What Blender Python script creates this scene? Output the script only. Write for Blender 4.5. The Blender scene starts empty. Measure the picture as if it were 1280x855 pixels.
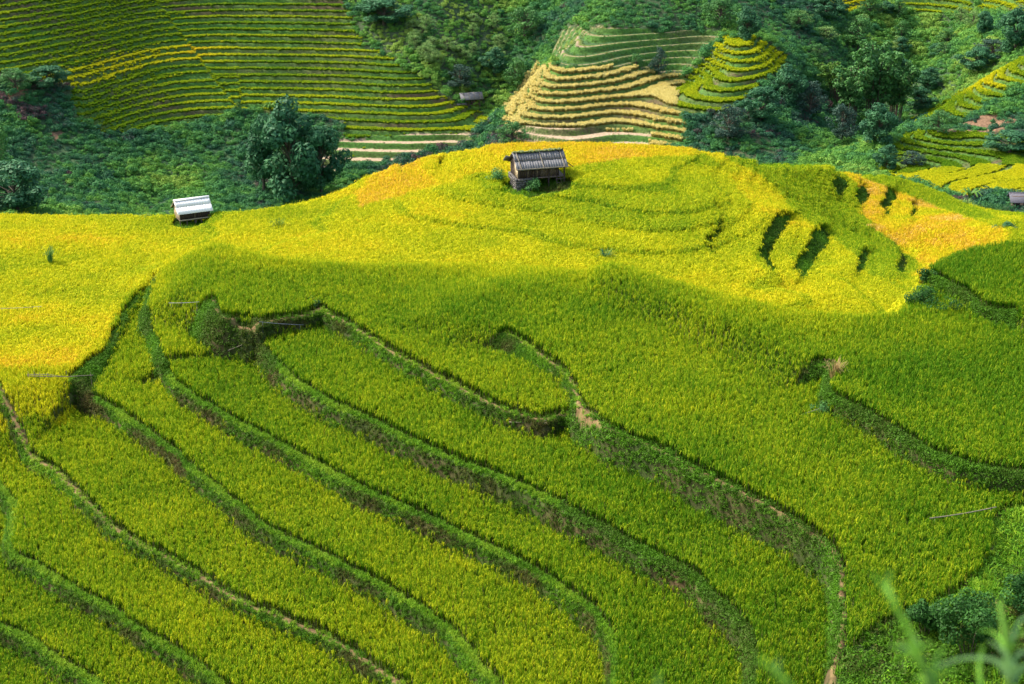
import bpy, math, random
import numpy as np
from mathutils import Vector, Matrix

random.seed(7)
RNG = np.random.default_rng(11)
scene = bpy.context.scene
COL = scene.collection

# ------------------------------------------------------------------ camera, world, sun, exposure
CAMZ = 60.0
FPX, CU, CV = 2200.0, 640.0, 427.5          # focal length and centre for a 1280 wide frame
THETA = math.atan2(877.5, FPX)              # pitch below the horizon
SUN_DIR = Vector((-0.72, 0.27, 0.80)).normalized()      # from the ground towards the sun
SUN_STRENGTH, SKY_STRENGTH, EXPOSURE = 2.9, 0.15, 1.2

cam_data = bpy.data.cameras.new('camera')
cam = bpy.data.objects.new('camera', cam_data); COL.objects.link(cam)
cam.location = (0, 0, CAMZ)
cam.rotation_euler = (math.pi/2 - THETA, 0, 0)
cam_data.sensor_width = 36.0
cam_data.lens = 36.0*FPX/1280.0
cam_data.clip_start, cam_data.clip_end = 0.1, 6000
cam_data.dof.use_dof = True
cam_data.dof.focus_distance = 125.0
cam_data.dof.aperture_fstop = 1.9
scene.camera = cam

world = bpy.data.worlds.new('World'); scene.world = world; world.use_nodes = True
wn = world.node_tree.nodes; wn.clear()
wo = wn.new('ShaderNodeOutputWorld'); wb = wn.new('ShaderNodeBackground'); ws = wn.new('ShaderNodeTexSky')
ws.sky_type = 'NISHITA'; ws.sun_disc = False
ws.sun_elevation = math.asin(SUN_DIR.z)
ws.sun_rotation = math.atan2(SUN_DIR.x, SUN_DIR.y)
ws.dust_density = 5.0; ws.air_density = 1.6
wb.inputs['Strength'].default_value = SKY_STRENGTH
world.node_tree.links.new(ws.outputs[0], wb.inputs[0]); world.node_tree.links.new(wb.outputs[0], wo.inputs[0])

sun_data = bpy.data.lights.new('sun', 'SUN'); sun_data.energy = SUN_STRENGTH
sun_data.angle = math.radians(0.55); sun_data.color = (1.0, 0.93, 0.80)
sun = bpy.data.objects.new('sun', sun_data); COL.objects.link(sun)
sun.rotation_euler = SUN_DIR.to_track_quat('Z', 'Y').to_euler()
sun.location = (-100, 0, 200)

scene.view_settings.view_transform = 'Standard'
scene.view_settings.look = 'None'
scene.view_settings.exposure = EXPOSURE
scene.view_settings.gamma = 1.0
scene.render.engine = 'CYCLES'
cy = scene.cycles
cy.max_bounces = 5; cy.diffuse_bounces = 3; cy.glossy_bounces = 2; cy.transmission_bounces = 3; cy.transparent_max_bounces = 4
cy.caustics_reflective = False; cy.caustics_refractive = False

# ------------------------------------------------------------------ helpers
CT, ST = math.cos(THETA), math.sin(THETA)
def ray(u, v):
    x = (np.asarray(u, float)-CU)/FPX; y = (CV-np.asarray(v, float))/FPX
    return x, CT + y*ST, -ST + y*CT
def at_z(u, v, z):                    # where the sight line through (u, v) meets the level z (relative to the camera)
    x, dy, dz = ray(u, v); t = z/dz
    return x*t, dy*t
def at_y(u, v, Y):
    x, dy, dz = ray(u, v); t = Y/dy
    return x*t, dz*t
def project(X, Y, z):
    f = Y*CT - z*ST; up = Y*ST + z*CT
    return CU + FPX*X/f, CV - FPX*up/f

_perm = np.random.default_rng(3).random((256, 256)).astype(np.float32)
def noise(x, y, s=1.0, seed=0):
    x = np.asarray(x, np.float32)/s + seed*17.31 + 1000; y = np.asarray(y, np.float32)/s + seed*9.77 + 1000
    xi = np.floor(x).astype(int); yi = np.floor(y).astype(int)
    fx = x-xi; fy = y-yi; fx = fx*fx*(3-2*fx); fy = fy*fy*(3-2*fy)
    a = _perm[xi & 255, yi & 255]; b = _perm[(xi+1) & 255, yi & 255]; c = _perm[xi & 255, (yi+1) & 255]; d = _perm[(xi+1) & 255, (yi+1) & 255]
    return (a*(1-fx)+b*fx)*(1-fy) + (c*(1-fx)+d*fx)*fy - 0.5          # -0.5 .. 0.5
def fbm(x, y, s, n=3, seed=0):
    r = 0; a = 1.0
    for k in range(n):
        r = r + a*noise(x, y, s/2**k, seed+k*5); a *= 0.5
    return r
def sstep(a, b, x):
    t = np.clip((x-a)/(b-a), 0, 1); return t*t*(3-2*t)

def smooth_curve(P, sub=6, tension=0.5):
    P = np.asarray(P, float)
    Q = np.vstack([2*P[0]-P[1], P, 2*P[-1]-P[-2]])
    out = []
    for i in range(1, len(Q)-2):
        p0, p1, p2, p3 = Q[i-1], Q[i], Q[i+1], Q[i+2]
        for k in range(sub):
            t = k/sub
            out.append(0.5*(2*p1 + (p2-p0)*t + (2*p0-5*p1+4*p2-p3)*t*t + (3*p1-p0-3*p2+p3)*t**3))
    out.append(P[-1])
    return np.array(out)

def inside(X, Y, poly):
    r = np.zeros(X.shape, bool)
    n = len(poly)
    lo, hi = poly.min(0), poly.max(0)
    idx = np.nonzero((X >= lo[0]) & (X <= hi[0]) & (Y >= lo[1]) & (Y <= hi[1]))[0]
    x = X[idx]; y = Y[idx]; rr = np.zeros(len(idx), bool)
    for i in range(n):
        x1, y1 = poly[i]; x2, y2 = poly[(i+1) % n]
        if y1 == y2: continue
        m = ((y1 > y) != (y2 > y))
        if not m.any(): continue
        rr ^= m & (x < (x2-x1)*(y-y1)/(y2-y1)+x1)
    r[idx] = rr
    return r
def line_dist(X, Y, pts, w, band=16.0, closed=False):
    """distance to the polyline within band, and the attribute w and the arc parameter of its nearest segment"""
    d = np.full(X.shape, band, np.float32); aw = np.full(X.shape, w[0] if len(w) else 0, np.float32)
    side = np.ones(X.shape, np.float32)
    n = len(pts)
    for i in range(n if closed else n-1):
        a = pts[i]; b = pts[(i+1) % n]; wv, wn_ = w[i], w[(i+1) % n]
        lo = np.minimum(a, b)-band; hi = np.maximum(a, b)+band
        idx = np.nonzero((X > lo[0]) & (X < hi[0]) & (Y > lo[1]) & (Y < hi[1]))[0]
        if len(idx) == 0: continue
        x = X[idx]-a[0]; y = Y[idx]-a[1]; ex, ey = b-a; L = ex*ex+ey*ey+1e-9
        t = np.clip((x*ex+y*ey)/L, 0, 1)
        dd = np.hypot(x-t*ex, y-t*ey)
        m = dd < d[idx]
        k = idx[m]; d[k] = dd[m]; aw[k] = wv+(wn_-wv)*t[m]; side[k] = np.sign(ex*y[m]-ey*x[m])
    return d, aw, side

def link(name, me, parent=None, **props):
    o = bpy.data.objects.new(name, me); COL.objects.link(o)
    if parent is not None: o.parent = parent
    for k, v in props.items(): o[k] = v
    return o
def fast_mesh(name, V, F, mats=(), smooth=False, attrs=None, colors=None):
    me = bpy.data.meshes.new(name)
    V = np.ascontiguousarray(V, np.float32); F = np.ascontiguousarray(F, np.int32)
    k = F.shape[1]
    me.vertices.add(len(V)); me.vertices.foreach_set('co', V.ravel())
    me.loops.add(F.size); me.loops.foreach_set('vertex_index', F.ravel())
    me.polygons.add(len(F)); me.polygons.foreach_set('loop_start', np.arange(0, F.size, k, dtype=np.int32))
    me.polygons.foreach_set('loop_total', np.full(len(F), k, np.int32))
    if smooth: me.polygons.foreach_set('use_smooth', np.ones(len(F), bool))
    for n_, a in (attrs or {}).items():
        at = me.attributes.new(n_, 'FLOAT', 'POINT'); at.data.foreach_set('value', np.ascontiguousarray(a, np.float32))
    for n_, a in (colors or {}).items():
        at = me.attributes.new(n_, 'FLOAT_COLOR', 'POINT')
        a = np.hstack([a, np.ones((len(a), 1))]) if a.shape[1] == 3 else a
        at.data.foreach_set('color', np.ascontiguousarray(a, np.float32).ravel())
    for m in mats: me.materials.append(m)
    me.update(calc_edges=True)
    return me

# ------------------------------------------------------------------ materials
def new_mat(name):
    m = bpy.data.materials.new(name); m.use_nodes = True
    nt = m.node_tree; nt.nodes.clear()
    return m, nt
def N(nt, t, **kw):
    n = nt.nodes.new(t)
    for k, v in kw.items(): setattr(n, k, v)
    return n
def mathn(nt, op, a, b=None, c=None):
    n = N(nt, 'ShaderNodeMath', operation=op)
    for i, s in enumerate((a, b, c)):
        if s is None: continue
        if isinstance(s, (int, float)): n.inputs[i].default_value = s
        else: nt.links.new(s, n.inputs[i])
    return n.outputs[0]
def ramp(nt, fac, stops):
    n = N(nt, 'ShaderNodeValToRGB'); e = n.color_ramp.elements
    while len(e) < len(stops): e.new(0.5)
    for el, (p, c) in zip(e, stops): el.position = p; el.color = (*c, 1)
    nt.links.new(fac, n.inputs[0]); return n.outputs[0]
def mix(nt, fac, a, b, blend='MIX'):
    n = N(nt, 'ShaderNodeMix', data_type='RGBA', blend_type=blend)
    if isinstance(fac, (int, float)): n.inputs[0].default_value = fac
    else: nt.links.new(fac, n.inputs[0])
    for i, s in ((6, a), (7, b)):
        if isinstance(s, tuple): n.inputs[i].default_value = (*s, 1)
        else: nt.links.new(s, n.inputs[i])
    return n.outputs[2]
def attr(nt, name, kind='GEOMETRY'):
    return N(nt, 'ShaderNodeAttribute', attribute_name=name, attribute_type=kind)
def leaf_surface(nt, col, trans=0.35, rough=0.6, spec=0.25):
    p = N(nt, 'ShaderNodeBsdfPrincipled'); p.inputs['Roughness'].default_value = rough
    p.inputs['Specular IOR Level'].default_value = spec
    nt.links.new(col, p.inputs['Base Color'])
    out = N(nt, 'ShaderNodeOutputMaterial')
    if trans > 0:
        t = N(nt, 'ShaderNodeBsdfTranslucent'); nt.links.new(col, t.inputs[0])
        ms = N(nt, 'ShaderNodeMixShader'); ms.inputs[0].default_value = trans
        nt.links.new(p.outputs[0], ms.inputs[1]); nt.links.new(t.outputs[0], ms.inputs[2])
        nt.links.new(ms.outputs[0], out.inputs[0])
    else: nt.links.new(p.outputs[0], out.inputs[0])

def make_rice_mat():
    m, nt = new_mat('rice')
    tone = attr(nt, 'tone', 'INSTANCER').outputs['Fac']
    geo = attr(nt, 'part'); sep = N(nt, 'ShaderNodeSeparateColor'); nt.links.new(geo.outputs['Color'], sep.inputs[0])
    hgt, pan, rnd = sep.outputs
    r = mathn(nt, 'MULTIPLY_ADD', rnd, 0.52, -0.26)
    tt = mathn(nt, 'MULTIPLY', mathn(nt, 'ADD', tone, r), 0.5)
    blade = ramp(nt, tt, [(0.0, (0.036, 0.155, 0.004)), (0.2, (0.135, 0.290, 0.005)), (0.5, (0.41, 0.43, 0.007)), (0.7, (0.50, 0.34, 0.016)), (1.0, (0.56, 0.50, 0.15))])
    ear = ramp(nt, tt, [(0.0, (0.12, 0.25, 0.012)), (0.2, (0.33, 0.41, 0.014)), (0.5, (0.67, 0.62, 0.016)), (0.7, (0.70, 0.43, 0.025)), (1.0, (0.74, 0.66, 0.28))])
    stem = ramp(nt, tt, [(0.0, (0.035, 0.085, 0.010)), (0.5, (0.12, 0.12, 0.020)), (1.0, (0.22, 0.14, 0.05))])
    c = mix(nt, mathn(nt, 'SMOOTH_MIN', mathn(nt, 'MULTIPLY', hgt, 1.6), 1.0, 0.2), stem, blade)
    c = mix(nt, pan, c, ear)
    leaf_surface(nt, c, 0.36, 0.7, 0.06)
    return m
M_RICE = make_rice_mat()

def make_leaf_mat(name, stops, trans=0.28, spec=0.10, rough=0.6):
    m, nt = new_mat(name)
    tone = attr(nt, 'tone', 'INSTANCER').outputs['Fac']
    geo = attr(nt, 'part'); sep = N(nt, 'ShaderNodeSeparateColor'); nt.links.new(geo.outputs['Color'], sep.inputs[0])
    r = mathn(nt, 'MULTIPLY_ADD', sep.outputs[2], 0.3, -0.15)
    c = ramp(nt, mathn(nt, 'ADD', tone, r), stops)
    leaf_surface(nt, c, trans, rough, spec)
    return m
M_WEED = make_leaf_mat('bank_weeds', [(0.0, (0.11, 0.065, 0.030)), (0.25, (0.10, 0.095, 0.026)), (0.5, (0.050, 0.125, 0.010)), (0.75, (0.095, 0.250, 0.010)), (1.0, (0.22, 0.35, 0.02))])
M_SHRUB = make_leaf_mat('shrub_leaves', [(0.0, (0.12, 0.07, 0.075)), (0.12, (0.036, 0.110, 0.072)), (0.4, (0.056, 0.195, 0.062)), (0.7, (0.130, 0.310, 0.050)), (1.0, (0.27, 0.40, 0.07))], 0.28)

def make_crown_mat(name, lo, hi, trans=0.2):
    m, nt = new_mat(name)
    geo = attr(nt, 'part'); sep = N(nt, 'ShaderNodeSeparateColor'); nt.links.new(geo.outputs['Color'], sep.inputs[0])
    f = mathn(nt, 'MULTIPLY_ADD', sep.outputs[2], 0.45, mathn(nt, 'MULTIPLY', sep.outputs[1], 0.55))
    leaf_surface(nt, ramp(nt, f, [(0.0, lo), (1.0, hi)]), trans, 0.55, 0.14)
    return m
M_CROWN_DARK = make_crown_mat('dark_tree_leaves', (0.020, 0.088, 0.044), (0.062, 0.185, 0.074))
M_CROWN_MID = make_crown_mat('mid_tree_leaves', (0.030, 0.110, 0.034), (0.095, 0.245, 0.058))
M_CROWN_PALE = make_crown_mat('pale_tree_leaves', (0.08, 0.19, 0.045), (0.24, 0.38, 0.11))
M_CROWN_BAMBOO = make_crown_mat('bamboo_leaves', (0.045, 0.125, 0.018), (0.12, 0.24, 0.03))
M_CROWN_BUSH = make_crown_mat('bush_leaves', (0.012, 0.055, 0.010), (0.055, 0.170, 0.030), 0.3)
M_CROWN_BLUE = make_crown_mat('grey_green_leaves', (0.022, 0.060, 0.045), (0.055, 0.105, 0.075))

def noise_mat(name, c1, c2, scale=8, rough=0.85, stretch=(1, 1, 1), bump=0.0, spec=0.2, c3=None):
    m, nt = new_mat(name)
    tc = N(nt, 'ShaderNodeTexCoord'); mp = N(nt, 'ShaderNodeMapping'); mp.inputs['Scale'].default_value = stretch
    nt.links.new(tc.outputs['Object'], mp.inputs[0])
    nz = N(nt, 'ShaderNodeTexNoise'); nz.inputs['Scale'].default_value = scale; nz.inputs['Detail'].default_value = 6
    nt.links.new(mp.outputs[0], nz.inputs['Vector'])
    st = [(0.3, c1), (0.68, c2)] + ([(0.78, c3)] if c3 else [])
    c = ramp(nt, nz.outputs['Fac'], st)
    p = N(nt, 'ShaderNodeBsdfPrincipled'); p.inputs['Roughness'].default_value = rough; p.inputs['Specular IOR Level'].default_value = spec
    nt.links.new(c, p.inputs['Base Color'])
    if bump:
        b = N(nt, 'ShaderNodeBump'); b.inputs['Strength'].default_value = bump; b.inputs['Distance'].default_value = 0.05
        nt.links.new(nz.outputs['Fac'], b.inputs['Height']); nt.links.new(b.outputs[0], p.inputs['Normal'])
    out = N(nt, 'ShaderNodeOutputMaterial'); nt.links.new(p.outputs[0], out.inputs[0])
    return m
M_BARK = noise_mat('bark', (0.05, 0.04, 0.03), (0.12, 0.10, 0.08), 10, stretch=(1, 1, 0.2), bump=0.4)
M_WOOD = noise_mat('weathered_wood', (0.07, 0.052, 0.045), (0.17, 0.13, 0.11), 9, stretch=(3, 3, 0.4), bump=0.3)
M_DARKWOOD = noise_mat('dark_wood', (0.030, 0.022, 0.022), (0.075, 0.055, 0.050), 9, stretch=(3, 3, 0.4), bump=0.3)
M_PALEWOOD = noise_mat('pale_wood', (0.36, 0.28, 0.18), (0.52, 0.43, 0.30), 8, stretch=(3, 3, 0.4))
M_BAMBOO = noise_mat('dry_bamboo', (0.11, 0.095, 0.065), (0.24, 0.21, 0.155), 6, stretch=(3, 3, 0.4), rough=0.6)
M_SHINGLE = noise_mat('grey_roof', (0.09, 0.092, 0.10), (0.185, 0.188, 0.20), 7, stretch=(1.2, 1.2, 1.2), bump=0.4, c3=(0.19, 0.20, 0.20))
M_MOSS = noise_mat('roof_moss', (0.055, 0.085, 0.02), (0.15, 0.17, 0.06), 14, bump=0.5)
M_CEMENT = noise_mat('fibre_cement_roof', (0.66, 0.66, 0.66), (0.80, 0.80, 0.80), 5, rough=0.7)
M_STONE = noise_mat('stone', (0.05, 0.048, 0.05), (0.15, 0.145, 0.14), 6, bump=0.5)
M_EARTH = noise_mat('red_earth', (0.20, 0.10, 0.055), (0.36, 0.21, 0.12), 4, bump=0.5)
M_DARKROOF = noise_mat('dark_slate_roof', (0.055, 0.055, 0.075), (0.12, 0.12, 0.15), 6, bump=0.3)
M_STRING = noise_mat('grey_cord', (0.16, 0.17, 0.24), (0.24, 0.25, 0.33), 3)

def make_ground_mat():
    m, nt = new_mat('terraced_ground')
    col = attr(nt, 'ground').outputs['Color']
    tc = N(nt, 'ShaderNodeTexCoord')
    n1 = N(nt, 'ShaderNodeTexNoise'); n1.inputs['Scale'].default_value = 2.2; n1.inputs['Detail'].default_value = 8
    nt.links.new(tc.outputs['Object'], n1.inputs['Vector'])
    v = ramp(nt, n1.outputs['Fac'], [(0.3, (0.55, 0.55, 0.55)), (0.7, (1.35, 1.35, 1.35))])
    c = mix(nt, 1.0, col, v, 'MULTIPLY')
    p = N(nt, 'ShaderNodeBsdfPrincipled'); p.inputs['Roughness'].default_value = 0.9; p.inputs['Specular IOR Level'].default_value = 0.15
    nt.links.new(c, p.inputs['Base Color'])
    b = N(nt, 'ShaderNodeBump'); b.inputs['Strength'].default_value = 0.6; b.inputs['Distance'].default_value = 0.12
    nt.links.new(n1.outputs['Fac'], b.inputs['Height']); nt.links.new(b.outputs[0], p.inputs['Normal'])
    out = N(nt, 'ShaderNodeOutputMaterial'); nt.links.new(p.outputs[0], out.inputs[0])
    return m
M_GROUND = make_ground_mat()

# ------------------------------------------------------------------ near terrain: a knoll of terraces and the sunny ridge behind it
# every riser: level of its upper field, its height, soft start, the traced bund edge, soft end, kind of bund
FAR_END = [(1900, 1000), (1900, 190)]
RISERS = [
 ('C', -56.3, 1.4, [(-300, 600)], [(-60, 765), (0, 793), (33, 807), (73, 833), (110, 857), (150, 900)], [(250, 1000)] + FAR_END + [(-300, 190)], 'grass'),
 ('B', -54.9, 1.4, [(-300, 480)], [(-60, 560), (-25, 592), (0, 613), (15, 643), (6, 690), (33, 710), (77, 737), (133, 767), (180, 800), (233, 833), (265, 857), (310, 900)], [(400, 1000)] + FAR_END + [(-300, 190)], 'grass'),
 ('A', -53.7, 1.2, [(-300, 380)], [(-80, 455), (-20, 508), (0, 524), (33, 568), (63, 591), (90, 620), (133, 663), (187, 693), (247, 727), (287, 752), (337, 773), (400, 800), (437, 820), (467, 843), (490, 860), (530, 900)], [(600, 1000)] + FAR_END + [(-300, 190)], 'path'),
 ('D', -52.2, 1.5, [(-300, 512), (-60, 506), (60, 500)], [(97, 494, -52.2, 1.6), (133, 512), (167, 538), (213, 571), (233, 590), (290, 633), (320, 660), (367, 683), (427, 713), (460, 731), (500, 753), (537, 777), (567, 803), (594, 833), (614, 857), (640, 900)], [(680, 1000)] + FAR_END + [(-300, 190)], 'grass'),
 ('Y', -51.4, 0.8, [(-300, 498), (-60, 492), (60, 488)], [(86, 482, -51.4, 2.2), (104, 470, -51.4, 1.8), (122, 458, -51.4, 1.3), (143, 446), (152, 424), (166, 398), (184, 368), (203, 340), (214, 326, -51.4, 2.0)], [(222, 300), (222, 190), (-300, 190)], 'grass'),
 ('E', -50.7, 1.5, [(225, 300)], [(232, 322), (208, 345), (192, 370), (181, 392), (178, 408), (187, 430), (197, 458), (213, 482), (240, 502), (283, 525), (320, 545), (353, 565), (427, 607), (460, 623), (510, 643), (560, 667), (614, 693), (660, 717), (700, 740), (734, 767), (754, 793), (764, 823), (761, 857), (750, 900)], [(740, 1000)] + FAR_END + [(225, 190)], 'grass'),
 ('S', -50.2, 0.5, [(240, 300), (212, 350), (188, 400), (180, 440)], [(197, 457, -50.2, 1.0), (240, 453), (290, 448), (318, 447)] + [(u, v, -48.8) for u, v in ((345, 462), (372, 484), (400, 503), (427, 518), (460, 533), (500, 553), (540, 571), (614, 600), (660, 620), (707, 643), (760, 669), (800, 692), (854, 719), (887, 749), (914, 776), (931, 803), (936, 847), (930, 900))], [(930, 1000)] + FAR_END + [(240, 190)], 'none'),
 ('F', -48.8, 1.4, [(300, 298, -47.3), (272, 322, -47.3), (260, 355, -47.3)], [(262, 380, -47.3, 2.2), (271, 397, -47.3, 1.4), (296, 405, -47.3), (316, 410, -47.4), (324, 431), (345, 462), (372, 484), (400, 503), (427, 518), (460, 533), (500, 553), (540, 571), (614, 600), (660, 620), (707, 643), (760, 669), (800, 692), (854, 719), (887, 749), (914, 776), (931, 803), (936, 847), (930, 900)], [(930, 1000)] + FAR_END + [(300, 190)], 'grass'),
 ('G', -47.3, 1.5, [(300, 298), (272, 322), (260, 355)], [(262, 380, -47.3, 2.2), (271, 397, -47.3, 1.2), (296, 405), (318, 409), (345, 403), (390, 395), (400, 388), (408, 394), (427, 404), (460, 426), (494, 449), (544, 476), (577, 493), (627, 516), (680, 530), (710, 524), (760, 543, -46.2), (820, 566, -46.2), (854, 587, -46.2), (887, 603, -46.2), (937, 630, -46.2), (987, 657, -46.2), (1020, 681, -46.2), (1038, 696, -46.2), (1046, 717, -46.2), (1044, 757, -46.2), (1047, 800, -46.2), (1030, 840, -46.2), (1005, 900, -46.2)], [(1000, 1000)] + FAR_END + [(310, 190)], 'path'),
 ('H', -46.2, 1.1, [(760, 345), (690, 368), (620, 384), (604, 398)], [(604, 408, -46.2, 5), (618, 414, -46.2, 3.4), (640, 425, -46.2, 1.8), (674, 448, -46.2, 0.8), (700, 468), (714, 488), (720, 516), (760, 542), (820, 565), (854, 586), (887, 602), (937, 629), (987, 656), (1020, 680), (1038, 695), (1047, 717), (1045, 757), (1048, 800), (1032, 840), (1007, 900)], [(1002, 1000)] + FAR_END + [(760, 190)], 'path'),
 ('I', -44.7, 1.5, [(780, 350), (850, 384), (900, 405), (965, 432), (1012, 455)], [(1038, 464), (1034, 482), (1036, 498), (1090, 530), (1145, 562), (1190, 581), (1238, 593), (1300, 598), (1420, 602)], [(1600, 610), (1600, 900)] + FAR_END + [(780, 190)], 'grass'),
 ('J', -43.5, 1.2, [(1290, 298), (1225, 303), (1180, 318)], [(1160, 340), (1178, 350), (1205, 366), (1230, 388)], [(1275, 392), (1400, 390), (1600, 380), (1600, 300)], 'none'),
]
Z_BASE = -57.7

def tps_fit(P, z, reg=0.0):
    P = np.asarray(P, float); z = np.asarray(z, float); n = len(P)
    c = P.mean(0); s = P.std()
    Q = (P-c)/s
    d2 = ((Q[:, None]-Q[None])**2).sum(-1)
    K = 0.5*d2*np.log(d2+1e-12) + reg*np.eye(n)
    A = np.hstack([np.ones((n, 1)), Q]); M = np.block([[K, A], [A.T, np.zeros((3, 3))]])
    w = np.linalg.solve(M, np.concatenate([z, np.zeros(3)]))
    def f(X, Y):
        x = ((X-c[0])/s).astype(np.float32); y = ((Y-c[1])/s).astype(np.float32)
        r = np.float32(w[n]) + np.float32(w[n+1])*x + np.float32(w[n+2])*y
        for i in range(n):
            d = (x-np.float32(Q[i, 0]))**2 + (y-np.float32(Q[i, 1]))**2
            r += np.float32(0.5*w[i])*d*np.log(d+np.float32(1e-12))
        return r
    return f

RIDGE = [(-250, 480, -51.2), (0, 475, -51.2), (-200, 400, -51.2), (0, 400, -51.2), (100, 440, -51.2), (-200, 300, -51.2), (0, 330, -51.2), (100, 285, -51.3), (0, 275, -51.4),
 (180, 340, -51.1), (200, 290, -51.2), (240, 318, -50.6), (300, 285, -50.8), (320, 305, -50.4), (400, 300, -50.2), (400, 262, -50.6), (350, 270, -50.7), (450, 240, -50.4), (480, 220, -50.2), (560, 200, -49.2),
 (640, 186, -48.5), (750, 184, -48.3), (850, 190, -48.5), (950, 200, -50.0), (1000, 207, -51.8),
 (640, 232, -48.7), (700, 232, -48.5), (600, 262, -49.2), (640, 300, -49.9), (700, 265, -49.1), (540, 300, -50.0), (750, 335, -50.3), (800, 285, -49.3), (800, 240, -48.6), (850, 222, -48.6), (900, 250, -49.1),
 (880, 345, -50.3), (950, 372, -50.6), (960, 300, -50.4), (1000, 300, -51.4), (1030, 340, -52.0), (1065, 335, -51.2), (1000, 378, -50.4), (1100, 376, -51.6), (980, 240, -51.5), (1000, 230, -52.6),
 (1050, 265, -55.0), (1100, 315, -56.0), (1140, 338, -56.5), (1085, 240, -56.0), (1110, 265, -56.3), (1180, 292, -55.2), (1250, 292, -54.6), (1320, 292, -54.2), (1100, 218, -57.0), (1150, 240, -58.5), (1205, 262, -59.8), (1260, 275, -60.0), (1340, 280, -60)]
rp = [(*at_z(u, v, z), z) for u, v, z in RIDGE]
rp = [(float(a), float(b), c) for a, b, c in rp]
rp += [(x, 208, z) for x, z in ((-95, -66), (-60, -66), (-30, -63), (0, -61), (30, -62), (60, -68), (90, -72))]
rp += [(x, 235, z) for x, z in ((-100, -80), (-50, -78), (0, -76), (50, -80), (100, -86))]
rp += [(-70, 100, -51.2), (-60, 120, -51.2), (75, 120, -50), (90, 140, -53)]
ridge_f = tps_fit([p[:2] for p in rp], [p[2] for p in rp], 0.002)

SKY_LINE = [(-400, 262, -51.4), (0, 267, -51.4), (130, 268, -51.4), (260, 266, -51.1), (330, 260, -50.8), (400, 243, -50.5), (470, 215, -50.1), (560, 191, -49.2), (640, 180, -48.5), (750, 178, -48.3), (850, 185, -48.5), (950, 196, -49.6), (1050, 209, -54.0), (1130, 223, -57.5), (1200, 250, -59.6), (1260, 268, -60), (1400, 272, -60)]
CREST = [(-400, 470, -51), (60, 462, -51), (104, 450, -51), (140, 420, -51), (166, 378, -51), (205, 325, -50.6), (260, 313, -48.6), (340, 309, -46.8), (450, 311, -46.4), (600, 326, -46.4), (720, 346, -46.2), (850, 372, -45.4), (1000, 385, -43.9), (1120, 388, -43.8), (1150, 350, -43.4), (1185, 313, -42.6), (1232, 300, -42.6), (1320, 294, -42.6), (1700, 292, -42.6)]
def world_curve(L, sub=5):
    P = np.array([at_z(u, v, z) for u, v, z in L]); return smooth_curve(P, sub)
SKY_LINE = [(u, v+9, z) for u, v, z in SKY_LINE]; CREST = [(u, v+(30 if 180 < u < 520 else 18 if u > 180 else 4), z-(0.9 if u > 230 else 0)) for u, v, z in CREST]
sky_w = world_curve(SKY_LINE); crest_w = world_curve(CREST)
crest_poly = np.vstack([crest_w, [[400, crest_w[-1][1]], [400, -50], [-400, -50], [-400, crest_w[0][1]]]])
sky_poly = np.vstack([sky_w, [[400, sky_w[-1][1]], [400, 500], [-400, 500], [-400, sky_w[0][1]]]])

NB = [(1420, 655), (1300, 640), (1250, 648), (1243, 672), (1240, 700), (1212, 738), (1160, 764), (1112, 784), (1066, 815), (1020, 850), (985, 900)]   # foot of the overgrown slope in the lower right
nb_w = smooth_curve(np.array([at_z(u, v, -46.2) for u, v in NB]), 5)
nb_poly = np.vstack([nb_w, [[25, 60], [25, 30], [200, 30], [200, 130]]])

# short risers on the ridge: traced line, half width of the overgrown strip (m), drop across it
STRIPS = [([(893, 268), (901, 285), (894, 303), (884, 310), (893, 327)], 0.42, 0.9), ([(984, 284), (970, 295), (957, 315), (958, 335), (966, 351)], 0.75, 1.2),
 ([(1030, 299), (1024, 310), (1010, 328), (1000, 347)], 0.95, 1.3), ([(1084, 326), (1076, 337), (1070, 345)], 0.6, 1.0), ([(1120, 318), (1128, 335), (1122, 346)], 0.6, 1.0),
 ([(1046, 226), (1052, 234), (1046, 242)], 0.9, 1.2), ([(1076, 236), (1081, 244), (1074, 256)], 0.7, 1.0), ([(1116, 246), (1110, 258), (1105, 268)], 0.8, 1.1), ([(1142, 258), (1141, 268), (1139, 276)], 0.5, 0.8),
 ([(640, 246), (660, 251), (676, 250)], 0.32, 0.5), ([(553, 206), (549, 212)], 0.4, 0.5), ([(500, 213), (503, 224)], 0.4, 0.6), ([(570, 204), (578, 207)], 0.3, 0.4),
 ([(1262, 288), (1290, 284)], 1.4, 0.5)]
def ridge_at(u, v):
    Yq = np.arange(112, 205, 0.15); x, dy, dz = ray(u, v); t = Yq/dy
    h = np.nonzero(dz*t <= ridge_f(x*t, Yq))[0]; k = h[0] if len(h) else -1
    return float((x*t)[k]), float(Yq[k])
STRIPS += [([(989, 216), (1001, 234), (1019, 255), (1033, 278), (1054, 296)], 0.20, 1.0), ([(944, 212), (968, 236), (984, 257), (1000, 270)], 0.18, 0.8), ([(1050, 262), (1072, 278), (1098, 300), (1118, 318)], 0.18, 0.9)]
strip_w = [(smooth_curve(np.array([ridge_at(u, v) for u, v in L]), 4), w, h) for L, w, h in STRIPS]

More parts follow.
